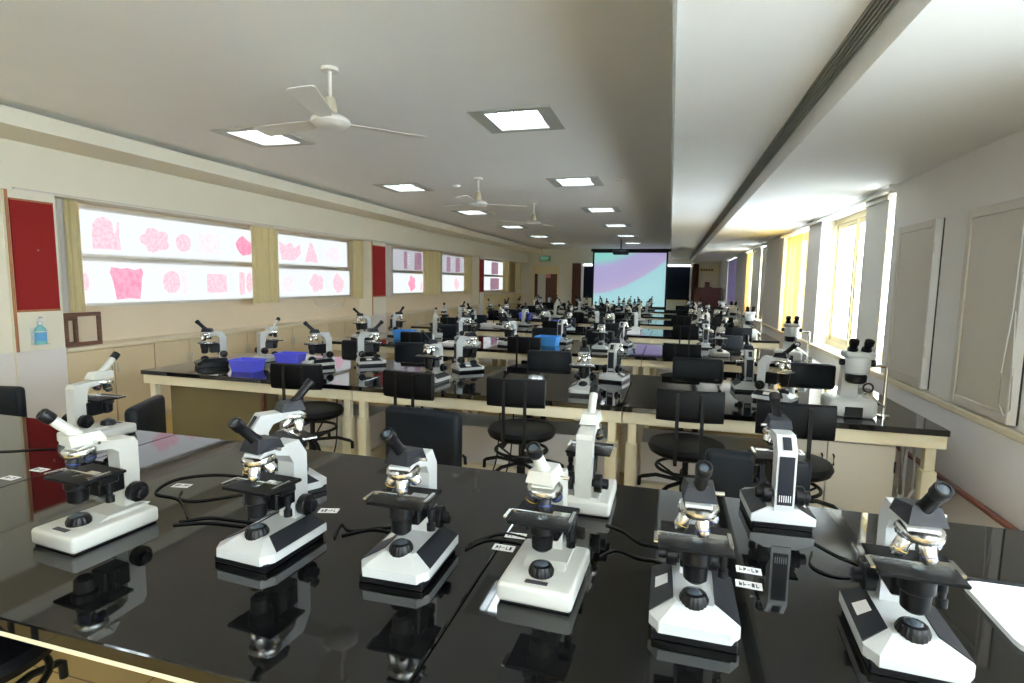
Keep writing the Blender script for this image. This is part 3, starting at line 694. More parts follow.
# cupboards under the second row
t = thing('bench_cupboard', 'grey beige two door cupboard under the right end of the second bench row', 'cupboard', (0.66, 3.30, 0))
obj('body', MB().box((0,.02,0),(.53,.29,.665)).mesh('body', LAMG, 0), t)
for q, (a, b) in enumerate(((.004,.2),(.204,.526))):
    dd = obj('door', MB().box((a,0,.02),(b,.02,.66),.002).mesh('door', LAMG), t)
    xh = (.175 if q == 0 else .232)
    obj('handle', MB().tube([(xh,0,.53),(xh,-.018,.535),(xh,-.018,.585),(xh,0,.59)],.005).mesh('handle', BLACKM), dd)
for z in (.12,.52): obj('hinge', MB().box((.522,-.006,z),(.53,.002,z+.06)).mesh('hinge', BLACKM, 0), t)
t = thing('bench_cupboard', 'plain shade-coloured beige cupboard panel under the left end of the second bench row', 'cupboard', (-3.78, 3.40, 0))
LAM_SHADED = mat('beige_laminate_shaded', (0.20, 0.165, 0.08), 0.5, noise=0.06, nscale=6)  # beige laminate with the shade under the bench put into its colour
obj('body', MB().box((0,.02,0),(.86,.19,.67)).mesh('body', LAM_SHADED, 0), t)
obj('door', MB().box((.004,0,.02),(.856,.02,.665),.002).mesh('door', LAM_SHADED), t)
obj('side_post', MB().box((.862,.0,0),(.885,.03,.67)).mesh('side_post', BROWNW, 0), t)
t = thing('drain_pipes', 'grey plastic drain pipes under the right end of the second bench row', 'pipes', (1.285, 3.48, 0))
obj('trap', MB().tube([(0,0,.66),(0,0,.35),(-.01,0,.25),(-.03,0,.20),(-.06,0,.25),(-.06,.03,.33),(-.05,.07,.36),(-.02,.09,.36)],.016).mesh('trap', PVC), t)
obj('hose', MB().tube([(.04,-.03,.64),(.05,-.04,.4),(.0,-.05,.28),(-.05,-.03,.3),(-.06,.0,.42),(-.03,.03,.5)],.010).mesh('hose', PVC), t)
obj('standpipe', MB().tube([(.03,.06,.0),(.03,.06,.66)],.016).mesh('standpipe', PVC), t)

# ------------------------------------------------------------------ microscopes
def scope_templates():
    S = {}
    for kind in ('A', 'B', 'C'):
        white = CREAMM if kind == 'B' else WHITEM
        P = []   # (name, mesh, is_head, [children])
        if kind in 'AC':
            body = BLACKM if kind == 'C' else white
            P.append(('base_skirt', MB().box((-.083,-.108,0),(.083,.108,.02),.003).mesh('base_skirt', BLACKM), 0, []))
            w, l = .089, .1125
            b = MB(); bot = [(-w,-l+.03),(-w+.02,-l),(w-.02,-l),(w,-l+.03),(w,l),(-w,l)]
            top = [(-.040,-.055),(-.036,-.062),(.036,-.062),(.040,-.055),(.044,.105),(-.044,.105)]
            vs = [(x,y,.018) for x,y in bot]+[(x,y,.040) for x,y in bot]+[(x,y,.063) for x,y in top]
            fs = [tuple(range(5,-1,-1)),tuple(range(12,18))]
            for i in range(6):
                j=(i+1)%6; fs += [(i,j,6+j,6+i),(6+i,6+j,12+j,12+i)]
            b.add(vs, fs); P.append(('base', b.mesh('base', body, 20), 0, []))
            for s in (-1, 1):
                q = [(s*.0885,-l+.036,.0412),(s*.0885,l-.004,.0412),(s*.0445,.102,.0632),(s*.041,-.050,.0632)]
                n = Vector((s*.46,0,.89)); q2 = [Vector(v)+n*.0022 for v in q]
                vs = q+q2; pad = MB().add(vs, [(0,1,2,3),(4,5,6,7),(0,1,5,4),(1,2,6,5),(2,3,7,6),(3,0,4,7)])
                ch = []
                if s < 0:
                    A, B, C_, D = [Vector(v)+n*.003 for v in q]
                    def uv(u, v): return (A*(1-u)+B*u)*(1-v)+(D*(1-u)+C_*u)*v
                    ch = [('sticker', MB().add([uv(.42,.22),uv(.68,.22),uv(.68,.8),uv(.42,.8)],[(0,1,2,3)]).mesh('sticker', STICK, 0), [])]
                P.append(('side_pad', pad.mesh('side_pad', PADM, 0), 0, ch))
            zt = .063
            # plate of print on the sloping front face, following it
            yA, zA, yB, zB = -.104, .0436, -.092, .0491
            P.append(('name_plate', MB().add([(-.018,yA,zA),(.018,yA,zA),(.018,yB,zB),(-.018,yB,zB)],[(0,1,2,3)]).mesh('name_plate', INKG, 0), 0, []))
        else:
            base = MB().box((-.0865,-.1175,.004),(.0865,.1175,.048),.010,3)
            P.append(('base', base.mesh('base', white), 0, []))
            P.append(('base_skirt', MB().box((-.080,-.110,0),(.080,.110,.008)).mesh('base_skirt', BLACKM, 0), 0, []))
            P.append(('base_deck', MB().prism([(-.03,.047),(.112,.047),(.105,.058),(.0,.058)],-.05,.05).mesh('base_deck', white, 0), 0, []))
            P.append(('name_plate', MB().box((-.026,-.098,.047),(.026,-.084,.0495)).mesh('name_plate', INK, 0), 0, []))
            zt = .05
        # illuminator with ribbed ring
        ik = MB().lathe([(.029,0),(.030,.012),(.024,.024),(.02,.026)],(0,-.048,zt-.006 if kind!='B' else zt-.004),seg=40,ribs=.05)
        P.append(('lamp_ring', ik.mesh('lamp_ring', BLACKM), 0, [('lamp_lens', MB().lathe([(.017,.0),(.012,.004),(.004,.006)],(0,-.048,zt+.0195 if kind!='B' else zt+.0215),seg=16).mesh('lamp_lens', LENS), [])]))
        # arm
        if kind in 'AC':
            prof = [(.112,.055),(.112,.236),(.082,.280),(-.035,.280),(-.055,.272),(-.055,.264),(-.01,.262),(.045,.246),(.060,.222),(.060,.055)]
            arm = MB().prism(prof,-.027,.027)
            rear = MB().box((-.021,.112,.075),(.021,.1145,.222)).mesh('rear_panel', PADM, 0)
            ch = [('rear_panel', rear, []), ('arm_label', MB().prism([(.1105,.2405),(.088,.2735),(.0872,.2728),(.1097,.2398)],-.012,.012,Matrix.Translation((0,.0018,.0018))).mesh('arm_label', PADM, 0), [])]
            vents = MB()
            for k in range(6): vents.box((-.015+k*.006-.001,.1145,.085),(-.015+k*.006+.001,.1152,.105))
            ch.append(('vents', vents.mesh('vents', STICK, 0), []))
        else:
            prof = [(.108,.05),(.108,.239),(.098,.254),(-.030,.266),(-.055,.258),(-.055,.248),(.035,.236),(.052,.223),(.060,.05)]
            arm = MB().prism(prof,-.025,.025); ch = []
        P.append(('arm', arm.mesh('arm', white, 20), 0, ch))
        # stage group
        SZ = .036 if kind != 'B' else .026
        st = MB().box((-.074,-.085,.146+SZ),(.070,.042,.154+SZ),.002)
        clips = MB().box((-.080,-.034,.154+SZ),(.02,-.028,.160+SZ)).box((.02,-.04,.154+SZ),(.06,-.018,.163+SZ)).box((-.086,-.075,.155+SZ),(-.078,-.03,.159+SZ)).box((.062,-.06,.155+SZ),(.07,-.0,.161+SZ))
        P.append(('stage', st.mesh('stage', STAGEM), 0, [('slide_clip', clips.mesh('slide_clip', SILV, 0), []), ('condenser_lens', MB().lathe([(.011,.1535),(.011,.1546),(.006,.1550)],(0,-.045,SZ),seg=14).mesh('condenser_lens', LENS), [])]))
        P.append(('stage_bracket', MB().box((-.03,-.01,.110),(.03,.062,.146+SZ),.004).box((.04,-.03,.128+SZ),(.07,.02,.146+SZ),.003).mesh('stage_bracket', BLACKM), 0, []))
        P.append(('condenser', MB().lathe([(.016,.105),(.024,.112),(.026,.145),(.031,.15),(.031,.146+SZ)],(0,-.045,0),seg=24).mesh('condenser', BLACKM), 0, []))
        P.append(('stage_knob', MB().lathe([(.011,.10),(.011,.117),(.007,.118),(.007,.13),(.009,.131),(.009,.155)],(.058,.0,0),seg=14).mesh('stage_knob', BLACKM), 0, []))
        for s in (-1, 1):
            kb = MB().lathe([(.012,.025),(.012,.033),(.028,.034),(.029,.055),(.027,.057),(.016,.058),(.016,.074),(.013,.076)],(0,.083,.098),(s,0,0),seg=28,ribs=.03)
            P.append(('focus_knob', kb.mesh('focus_knob', BLACKM), 0, []))
        # nosepiece + objectives (tilted back)
        ax = Vector((0,.14,-1)).normalized(); npz = Vector((0,-.034,.258 if kind != 'B' else .246))
        nose = MB().lathe([(.032,-.012),(.040,-.008),(.042,.0),(.040,.006),(.032,.010)],npz,ax,36,ribs=.035)
        och = []
        q = Vector((0,0,1)).rotation_difference(ax).to_matrix()
        for k in range(4):
            a = k*PI/2 + PI/4 + .5
            rim = q @ Vector((math.cos(a),math.sin(a),0)); p0 = npz+rim*.022+ax*.009; dr = (ax+rim*.42).normalized(); L=(.038,.042,.034,.028)[k] * (1.0 if kind != 'B' else .8)
            if kind == 'B':
                och.append(('objective', MB().lathe([(.012,0),(.0145,.005),(.0145,L*.78),(.010,L)],p0,dr,14).mesh('objective', PADM), [((BLUER,YELR,REDR,BLUER)[k], MB().lathe([(.0147,L*.57),(.0147,L*.61)],p0,dr,14))]))
            else:
                och.append(('objective', MB().lathe([(.012,0),(.0145,.005),(.0145,L*.78),(.010,L)],p0,dr,14).mesh('objective', SILV), [((BLUER,YELR,REDR,BLUER)[k], MB().lathe([(.0147,L*.64),(.0147,L*.67)],p0,dr,14))]))
        P.append(('nosepiece', nose.mesh('nosepiece', SILV), 0, [(n_, me, [('colour_ring', mb.mesh('colour_ring', mm, 35)) for mm, mb in sub]) for n_, me, sub in och]))
        # head, drawn about the pivot
        if kind in 'AC':
            hd = MB().add([(-.034,-.042,0),(.034,-.042,0),(.034,.040,0),(-.034,.040,0),(-.024,-.030,.034),(.024,-.030,.034),(.030,.030,.026),(-.030,.030,.026)],[(3,2,1,0),(4,5,6,7),(0,1,5,4),(1,2,6,5),(2,3,7,6),(3,0,4,7)])
            hm, tm = BLACKM, BLACKM
            P.append(('head', hd.mesh('head', PADM, 20), 1, []))
        else:
            hd = MB().add([(-.034,-.045,0),(.034,-.045,0),(.030,.045,0),(-.030,.045,0),(-.026,-.046,.030),(.026,-.046,.030),(.022,.030,.030),(-.022,.030,.030)],[(3,2,1,0),(4,5,6,7),(0,1,5,4),(1,2,6,5),(2,3,7,6),(3,0,4,7)])
            tm = white
            P.append(('head', hd.mesh('head', white, 20), 1, []))
        d = Vector((0,-.70,.71)).normalized(); p0 = Vector((0,-.002,.010)); k_ = .92 if kind != 'B' else 1.06
        tube = MB().lathe([(.0155,0),(.0155,.03),(.0135,.034),(.0135,.098*k_)],p0,d,20)
        P.append(('eyepiece_tube', tube.mesh('eyepiece_tube', tm), 1, []))
        eye = MB().lathe([(.0155,.090*k_),(.0165,.094*k_),(.0165,.116*k_),(.0145,.119*k_),(.011,.119*k_),(.009,.115*k_)],p0,d,20)
        P.append(('eyepiece', eye.mesh('eyepiece', BLACKM), 1, [('eye_lens', MB().lathe([(.0105,.1152*k_),(.008,.1165*k_),(.003,.117*k_)],p0,d,14).mesh('eye_lens', LENS), [])]))
        P.append(('clamp_screw', MB().cyl((.030,.010,.004),(.052,.012,.004),.0045,10).mesh('clamp_screw', SILV), 1, []))
        S[kind] = P
    return S
SC = scope_templates()
FARSKIP = ('stage_knob','clamp_screw','name_plate')
def microscope(kind, x, y, yaw, head, label, lod=0, z=T):
    t = thing('microscope', label, 'microscope', (x, y, z), math.radians(yaw), 'laboratory microscopes')
    for (n, me, hd, ch) in SC[kind]:
        if lod and n in FARSKIP: continue
        o = obj(n, me, t, (0,-.02,.266 if kind == 'B' else .280) if hd else (0,0,0), (0,0,math.radians(head)) if hd else (0,0,0))
        if lod > 1: 
            if n == 'nosepiece':
                for (n2, m2, c2) in ch: obj(n2, m2, o)
            continue
        for (n2, m2, c2) in ch:
            o2 = obj(n2, m2, o)
            if lod == 0:
                # thing > part > sub-part only: colour rings hang on the nosepiece beside their objective
                for (n3, m3) in c2: obj(n3, m3, o)
    return t

# front bench, near side (users sit on the camera side)
F = [('B', -1.515, 1.11, -5, -8, 'cream microscope with white tilted eyepiece tube, leftmost on the front bench'),
     ('A', -0.995, 1.180, -4, -8, 'white and black microscope between the leftmost cream one and the leather chair'),
     ('A', -0.607, 1.215, 1, -8, 'white and black microscope in front of the big black leather chair'),
     ('B', -0.258, 1.238, -2, -6, 'cream white microscope with white head in the middle of the front bench'),
     ('A', 0.0755, 1.203, 0, 2, 'white and black microscope with number tags behind it on the front bench'),
     ('A', 0.478, 1.217, -3, 6, 'white and black microscope beside the white rounded sheet, rightmost on the front bench'),
     ('B', -2.42, 1.80, 180, 0, 'cream microscope on the far left of the front bench facing away'),
     ('A', -1.225, 1.53, 150, 0, 'white microscope with black rear arm panel facing away, behind the second front microscope'),
     ('B', -0.235, 1.76, 180, 0, 'all white microscope seen from behind its arm on the front bench'),
     ('A', 0.345, 1.845, 183, 0, 'white microscope with dark blue rear arm panel facing away on the front bench')]
for a in F: microscope(*a)
R2 = [('C', -3.56, 3.60, -35, -25, 'microscope with a black base at the left end of the second bench row'),
      ('B', -3.34, 4.02, 165, 10, 'white curved arm microscope between the two violet baskets'),
      ('A', -2.76, 3.88, -30, -25, 'microscope beyond the stool at the left of the second bench row'),
      ('A', -2.42, 4.14, 130, 0, 'white microscope turned sideways near the first joint of the second bench row'),
      ('A', -1.60, 3.56, -6, -20, 'white headed microscope partly behind a stool back on the second bench row'),
      ('A', -1.54, 4.13, 135, 0, 'white microscope with black rear panel facing away at the middle of the second bench row'),
      ('A', -0.52, 3.56, 2, 4, 'dark stage microscope with white base above the middle stool on the second bench row'),
      ('A', -0.37, 4.12, 168, 0, 'microscope with black rear panel right of the middle joint of the second bench row'),
      ('A', 0.53, 4.08, 182, 0, 'microscope with dark rear panel right of the navy chair on the second row'),
      ('A', 0.66, 3.72, 60, 0, 'dark microscope turned sideways near the right end of the second bench row')]
for a in R2: microscope(*a, 1)
R3 = [('A', -3.60, 5.95, -30, -25, 'microscope at the left end of the third bench row with eyepiece raised left'),
      ('A', -3.36, 6.42, 160, 0, 'microscope beside the sky blue basket at the left of the third bench row'),
      ('B', -2.85, 6.45, 200, 0, 'white microscope left of the paper tray on the third bench row'),
      ('A', -2.36, 6.25, 140, 0, 'white microscope with black rear panel near the left joint of the third bench row'),
      ('A', -1.72, 5.92, -20, 0, 'microscope left of the black stool at the middle of the third bench row'),
      ('A', -1.22, 6.50, 170, 0, 'microscope standing behind the sky blue basket in the middle of the third bench row'),
      ('A', -0.70, 5.98, 0, 10, 'dark microscope left of the clear bench area on the third bench row'),
      ('A', -0.50, 6.45, 170, 0, 'white backed microscope facing away left of the clear bench area on the third bench row'),
      ('A', 0.40, 6.62, 180, 0, 'microscope with dark rear panel facing away at the right of the third bench row'),
      ('B', 0.50, 5.95, 5, 10, 'microscope with broad white base at the right of the third bench row')]
for a in R3: microscope(*a, 1)
for r in range(3, 7):
    rnd = random.Random(100 + r)
    xs = [-3.55, -3.05, -2.5, -1.9, -1.35, -0.75]; lst = []
    for x in xs: lst.append((x + rnd.uniform(-.1,.1), ROWY[r] + .32 + rnd.uniform(-.05,.05), rnd.uniform(-30,20), 'near'))
    for x in (-3.3, -2.2, -1.15, -0.5): lst.append((x + rnd.uniform(-.1,.1), ROWY[r] + .88, 180 + rnd.uniform(-30,30), 'far'))
    for x in (.42, .78): lst.append((x + rnd.uniform(-.06,.06), ROWY[r] + .35, rnd.uniform(-20,20), 'near'))
    lst.append((.55, ROWY[r] + .9, 180 + rnd.uniform(-20,20), 'far'))
    for side in ('near', 'far'):
        for i, (x, y, yaw, s) in enumerate(sorted([q for q in lst if q[3] == side])):
            microscope(rnd.choice('AAAB'), x, y, yaw, rnd.uniform(-30,30), 'microscope on the %s edge of the %s bench row, %s from the left' % (side, ROWN[r], ORD[i]), 2)

# stereo microscopes at the window end of the rows
def stereo_meshes():
    d = {}
    d['base'] = MB().box((-.12,-.11,0),(.12,.11,.10),.025,3).mesh('base', WHITEM)
    d['base_window'] = MB().box((-.045,-.1125,.004),(.045,-.105,.062),.003).mesh('base_window', BLACKM)
    d['column'] = MB().add([(-.045,-.0,.095),(.045,-.0,.095),(.045,.07,.095),(-.045,.07,.095),(-.035,-.01,.30),(.035,-.01,.30),(.035,.06,.30),(-.035,.06,.30)],[(0,1,2,3),(4,5,6,7),(0,1,5,4),(1,2,6,5),(2,3,7,6),(3,0,4,7)]).mesh('column', WHITEM)
    d['zoom_body'] = MB().lathe([(.045,.235),(.060,.245),(.066,.28),(.066,.315),(.060,.33)],(.02,-.03,0),(0,0,1),28).mesh('zoom_body', WHITEM)
    d['objective_ring'] = MB().lathe([(.040,.185),(.052,.195),(.054,.225),(.046,.236)],(.02,-.03,0),(0,0,1),28).mesh('objective_ring', BLACKM)
    d['head'] = MB().box((-.055,-.085,.325),(.095,.03,.365),.018,3).mesh('head', WHITEM)
    ey = []
    for s in (-1, 1):
        p0 = Vector((.02+s*.033,-.04,.355)); dr = Vector((s*.05,-.55,.83)).normalized()
        d['eyepiece%d' % s] = MB().lathe([(.026,0),(.026,.03),(.020,.034),(.020,.06),(.024,.062),(.024,.085),(.018,.088)],p0,dr,20).mesh('eyepiece', BLACKM)
    for s in (-1, 1): d['zoom_knob%d' % s] = MB().lathe([(.018,0),(.018,.025),(.015,.027)],(.02+s*.062,-.03,.30),(s,0,0),16).mesh('zoom_knob', BLACKM)
    d['magnifier'] = MB().torus((.075,-.06,.165),.024,.005,(0,1,0)).mesh('magnifier_ring', BLACKM)
    d['light_arm'] = MB().tube([(.085,-.02,.285),(.165,-.02,.285),(.172,-.02,.278),(.172,-.02,.0)],.009,10).lathe([(.03,0),(.03,.01)],(.172,-.02,0)).mesh('light_arm', SILV)
    d['lamp_head'] = MB().lathe([(.008,0),(.018,.01),(.018,.05),(.006,.13)],(.06,-.03,.125),(.75,0,-.45),14).mesh('lamp_head', SILV)
    return d
SM = stereo_meshes()
def stereo(x, y, yaw, label, s=1.0):
    t = thing('stereo_microscope', label, 'microscope', (x, y, T), math.radians(yaw), 'stereo microscopes at the window end')
    for k, me in SM.items(): obj(me.name.split('.')[0], me, t)
    t.scale = (s, s, s)
stereo(1.00, 3.50, 0, 'white stereo microscope with black binocular eyepieces at the right end of the second bench row')
stereo(1.12, 5.86, -8, 'white stereo microscope at the right end of the third bench row')
stereo(1.03, 8.15, 0, 'white stereo microscope at the right end of the fourth bench row')
stereo(1.05, 10.45, 0, 'white stereo microscope at the right end of the fifth bench row')
stereo(1.05, 12.75, 0, 'white stereo microscope at the right end of the sixth bench row')

# ------------------------------------------------------------------ chairs
def chair_meshes():
    d = {}
    d['seat'] = MB().lathe([(.05,.575),(.17,.578),(.195,.592),(.205,.615),(.195,.638),(.16,.648),(.05,.645)],seg=32).mesh('seat', FABRIC)
    # curved backrest
    n = 10; vs = []; fs = []
    hw, z0, z1 = .165, .80, .965
    outline = []
    for k in range(n+1):
        x = -hw + 2*hw*k/n; yc = -.205 + .35*x*x*2
        outline.append((x, yc))
    sec = [(-.018,z0+.012),(-.022,z0+.03),(-.024,z1-.03),(-.016,z1-.006),(0,z1),(.016,z1-.006),(.022,z1-.03),(.022,z0+.03),(.016,z0+.006),(0,z0)]
    m_ = len(sec)
    for (x, y) in outline:
        for dy, z in sec: vs.append((x, y+dy, z))
    for k in range(n):
        for i in range(m_):
            j = (i+1) % m_; fs.append((k*m_+i, k*m_+j, (k+1)*m_+j, (k+1)*m_+i))
    fs.append(tuple(range(m_))); fs.append(tuple(n*m_+i for i in reversed(range(m_))))
    d['backrest'] = MB().add(vs, fs).mesh('backrest', FABRIC, 50)
    for s in (-1, 1):
        d['back_bar%d' % s] = MB().box((s*.06-.009,-.240,.60),(s*.06+.009,-.232,.95)).box((s*.06-.009,-.236,.575),(s*.06+.009,-.06,.583)).box((s*.06-.009,-.240,.575),(s*.06+.009,-.232,.60)).mesh('back_bar', METALB, 0)
    d['column'] = MB().lathe([(.035,.06),(.035,.16),(.026,.17),(.026,.40),(.034,.41),(.034,.44),(.016,.45),(.016,.575)],seg=16).mesh('column', METALB)
    d['foot_ring'] = MB().torus((0,0,.50),.155,.009,(0,0,1),32,8).mesh('foot_ring', METALB)
    for k in range(5):
        a = 2*PI*k/5 + .35; c, s = math.cos(a), math.sin(a)
        d['ring_arm%d' % k] = MB().tube([(.03*c,.03*s,.42),(.16*c,.16*s,.425),(.24*c,.24*s,.40),(.255*c,.255*s,.39),(.257*c,.257*s,.345)],.011,8).tube([(.03*c,.03*s,.43),(.15*c,.15*s,.495)],.006,6).mesh('ring_arm', METALB)
        d['base_leg%d' % k] = MB().tube([(.02*c,.02*s,.10),(.15*c,.15*s,.085),(.245*c,.245*s,.065)],.015,8).mesh('base_leg', METALB)
        d['caster%d' % k] = MB().cyl((.245*c-.014*s,.245*s+.014*c,.026),(.245*c+.014*s,.245*s-.014*c,.026),.026,14).mesh('caster', RUB)
    e = {}
    e['seat'] = MB().box((-.225,-.22,.42),(.225,.24,.51),.035,3).mesh('seat', LEATH)
    e['backrest'] = MB().box((-.205,-.27,.47),(.205,-.205,.885),.03,3).mesh('backrest', LEATH)
    e['back_bracket'] = MB().box((-.03,-.285,.38),(.03,-.27,.62)).box((-.03,-.285,.38),(.03,.0,.395)).mesh('back_bracket', METALB, 0)
    e['column'] = MB().lathe([(.035,.06),(.035,.2),(.024,.21),(.024,.42)],seg=16).mesh('column', METALB)
    for s in (-1, 1): e['armrest%d' % s] = MB().box((s*.25-.02,-.1,.60),(s*.25+.02,.14,.625),.008).mesh('armrest', RUB)
    for s in (-1, 1): e['arm_post%d' % s] = MB().tube([(s*.2,.02,.415),(s*.25,.02,.415),(s*.25,.02,.60)],.012).mesh('arm_post', METALB)
    for k in range(5):
        for nm in ('base_leg', 'caster'): e['%s%d' % (nm, k)] = d['%s%d' % (nm, k)]
    return d, e
STOOL, OFFICE = chair_meshes()
def clean(k): return k.rstrip('-0123456789')
def stool(x, y, yaw, label, far=False):
    t = thing('lab_stool', label, 'stool', (x, y, 0), math.radians(yaw), 'black swivel lab stools')
    for k, me in STOOL.items():
        if far and clean(k) in ('ring_arm',): continue
        obj(clean(k), me, t)
def office(x, y, yaw, label, arms=False, dz=0.0):
    t = thing('office_chair', label, 'chair', (x, y, 0), math.radians(yaw), 'black leather office chairs')
    for k, me in OFFICE.items():
        if not arms and clean(k) in ('armrest', 'arm_post'): continue
        o = obj(clean(k), me, t, (0,0,dz if clean(k) in ('seat','backrest','back_bracket','armrest','arm_post') else 0))
for a in [(-2.28, 3.13, 8, 'black swivel stool in front of the left end of the second bench row'),
          (-1.45, 3.12, -6, 'black swivel stool with turned back just beyond the big leather chair'),
          (-0.82, 3.12, 4, 'black swivel stool with round seat at the middle of the second bench row'),
          (0.12, 3.10, 0, 'black swivel stool with two back bars right of the middle joint'),
          (0.60, 2.96, -6, 'black swivel stool angled beside the grey beige cupboard'),
          (-1.58, 0.82, 10, 'black swivel stool under the near left edge of the front bench')]: stool(*a)
for a in [(-1.14, 2.16, 176, 'big navy black leather chair on the far side of the front bench'),
          ]: office(*a)
office(-3.05, 2.28, 118, 'black office chair seen side on, behind the leftmost front microscopes', False, -.09)
office(-4.22, 2.28, 190, 'black office chair at the far left edge of the picture', False, -.12)
office(0.36, 2.20, 176, 'low black office chair behind the dark rear panel microscope', True, -.08)
for a in [(-1.02, 4.62, 182, 'navy leather chair beyond the middle of the second bench row'), (0.24, 4.62, 178, 'navy leather chair beyond the second row, right of the middle joint'),
          (1.09, 4.66, 180, 'black leather chair beyond the stereo microscope of the second row'), (-3.02, 4.66, 175, 'black leather chair beyond the left end of the second bench row'), (-2.38, 4.74, 190, 'black leather chair beyond the left joint of the second bench row')]: office(*a)
for a in [(-2.56, 5.42, 10, 'black stool left in front of the third bench row'), (-1.36, 5.40, 0, 'black stool at the middle of the third bench row'), (0.14, 5.40, -5, 'black stool at the right of the third bench row')]: stool(*a, True)
for r in range(2, 7):
    rnd = random.Random(300 + r)
    for i, x in enumerate((-3.2, -1.6, -0.85, 0.7)):
        office(x + rnd.uniform(-.15,.15), ROWY[r] + BD + .27, 180 + rnd.uniform(-20,20), 'dark chair behind the %s bench row, %s from the left' % (ROWN[r], ORD[i]))
    if r > 2:
        for i, x in enumerate((-3.1, -1.55, -0.85, 0.25, 0.86)):
            stool(x + rnd.uniform(-.06,.06), ROWY[r] - .13, rnd.uniform(-20,20), 'black stool in front of the %s bench row, %s from the left' % (ROWN[r], ORD[i]), True)

# ------------------------------------------------------------------ small things on the benches
def basket(x, y, yaw, m, label, s=1.0):
    w, d, h = .10*s, .075*s, .085*s
    t = thing('basket', label, 'basket', (x, y, T), math.radians(yaw), 'blue plastic baskets')
    vs = []; 
    for (k, z) in ((.84, 0), (1.0, h), (.97, h), (.82, .006)):
        for sx, sy in ((-1,-1),(1,-1),(1,1),(-1,1)): vs.append((sx*w*k, sy*d*k, z))
    fs = [(3,2,1,0)] + [(a*4+i, a*4+(i+1)%4, a*4+4+(i+1)%4, a*4+4+i) for a in range(3) for i in range(4)] + [(12,13,14,15)]
    obj('tub', MB().add(vs, fs).mesh('tub', m, 0), t)
    rim = MB().box((-w-.006,-d-.006,h-.006),(w+.006,-d,h+.003)).box((-w-.006,d,h-.006),(w+.006,d+.006,h+.003)).box((-w-.006,-d,h-.006),(-w,d,h+.003)).box((w,-d,h-.006),(w+.006,d,h+.003))
    obj('rim', rim.mesh('rim', m, 0), t)
basket(-3.12, 3.50, 4, BLUEP, 'violet blue plastic basket nearest the edge on the second bench row', 1.05)
basket(-3.06, 3.93, 10, BLUEP, 'violet blue plastic basket behind the first one on the second bench row', 1.05)
basket(-3.10, 6.10, 8, BLUEL, 'sky blue plastic basket at the left of the third bench row', 1.25)
basket(-1.32, 6.14, -6, BLUEL, 'sky blue plastic basket in the middle of the third bench row', 1.25)
basket(-1.62, 8.62, 8, BLUEP, 'violet blue basket at the middle of the fourth bench row', 1.4)
basket(-0.95, 10.6, 0, BLUEP, 'violet blue basket right of the middle on the fifth bench row', 1.4)
basket(-1.62, 12.95, 0, BLUEP, 'violet blue basket on the sixth bench row', 1.4)
basket(-2.75, 10.6, 0, BLUEP, 'violet blue basket at the left of the fifth bench row', 1.2)
basket(-1.0, 15.35, 0, BLUEP, 'violet blue basket on the last bench row', 1.4)
def tray(x, y, W, D, H, yaw, label, m=PAPER):
    t = thing('paper_tray', label, 'tray', (x, y, T), math.radians(yaw))
    obj('tray_floor', MB().box((-W/2,-D/2,0),(W/2,D/2,.006),.002).mesh('tray_floor', m), t)
    for lo, hi in (((-W/2,-D/2,.006),(W/2,-D/2+.008,H)),((-W/2,D/2-.008,.006),(W/2,D/2,H)),((-W/2,-D/2+.008,.006),(-W/2+.008,D/2-.008,H)),((W/2-.008,-D/2+.008,.006),(W/2,D/2-.008,H))):
        obj('tray_side', MB().box(lo, hi).mesh('tray_side', m, 0), t)
tray(-2.25, 5.80, .40, .28, .03, 5, 'flat white tray near the left joint of the third bench row')
tray(-2.75, 5.82, .22, .25, .09, 0, 'white box shaped tray left on the third bench row')
tray(-1.62, 8.32, .16, .16, .06, 0, 'white tray on the fourth bench row')
tray(-2.78, 8.35, .2, .2, .05, 0, 'white tray at the left of the fourth bench row')
tray(-0.5, 8.12, .2, .22, .05, 0, 'white tray beside the clear bench area on the fourth bench row')
# white rounded board on the front bench, right
t = thing('white_board', 'white rounded sheet lying on the right end of the front bench', 'board', (0.94, 1.38, T))
pts = []
for cx, cy, a0 in ((.19,.12,0),(-.19,.12,90),(-.17,-.08,180),(.17,-.08,270)):
    rr = .04 if cy > 0 else .065
    for k in range(7):
        a = math.radians(a0 + 15*k); pts.append((cx + rr*math.cos(a), cy + rr*math.sin(a)))
n = len(pts)
obj('sheet', MB().add([(x,y,0) for x,y in pts]+[(x,y,.012) for x,y in pts],[tuple(reversed(range(n))),tuple(range(n,2*n))]+[(i,(i+1)%n,n+(i+1)%n,n+i) for i in range(n)]).mesh('sheet', PAPER, 0), t)
obj('rim', MB().box((-.21,.162,0),(.21,.170,.016)).mesh('rim', PADM, 0), t)  # dark strip standing in for the shadow at the sheet's far rim

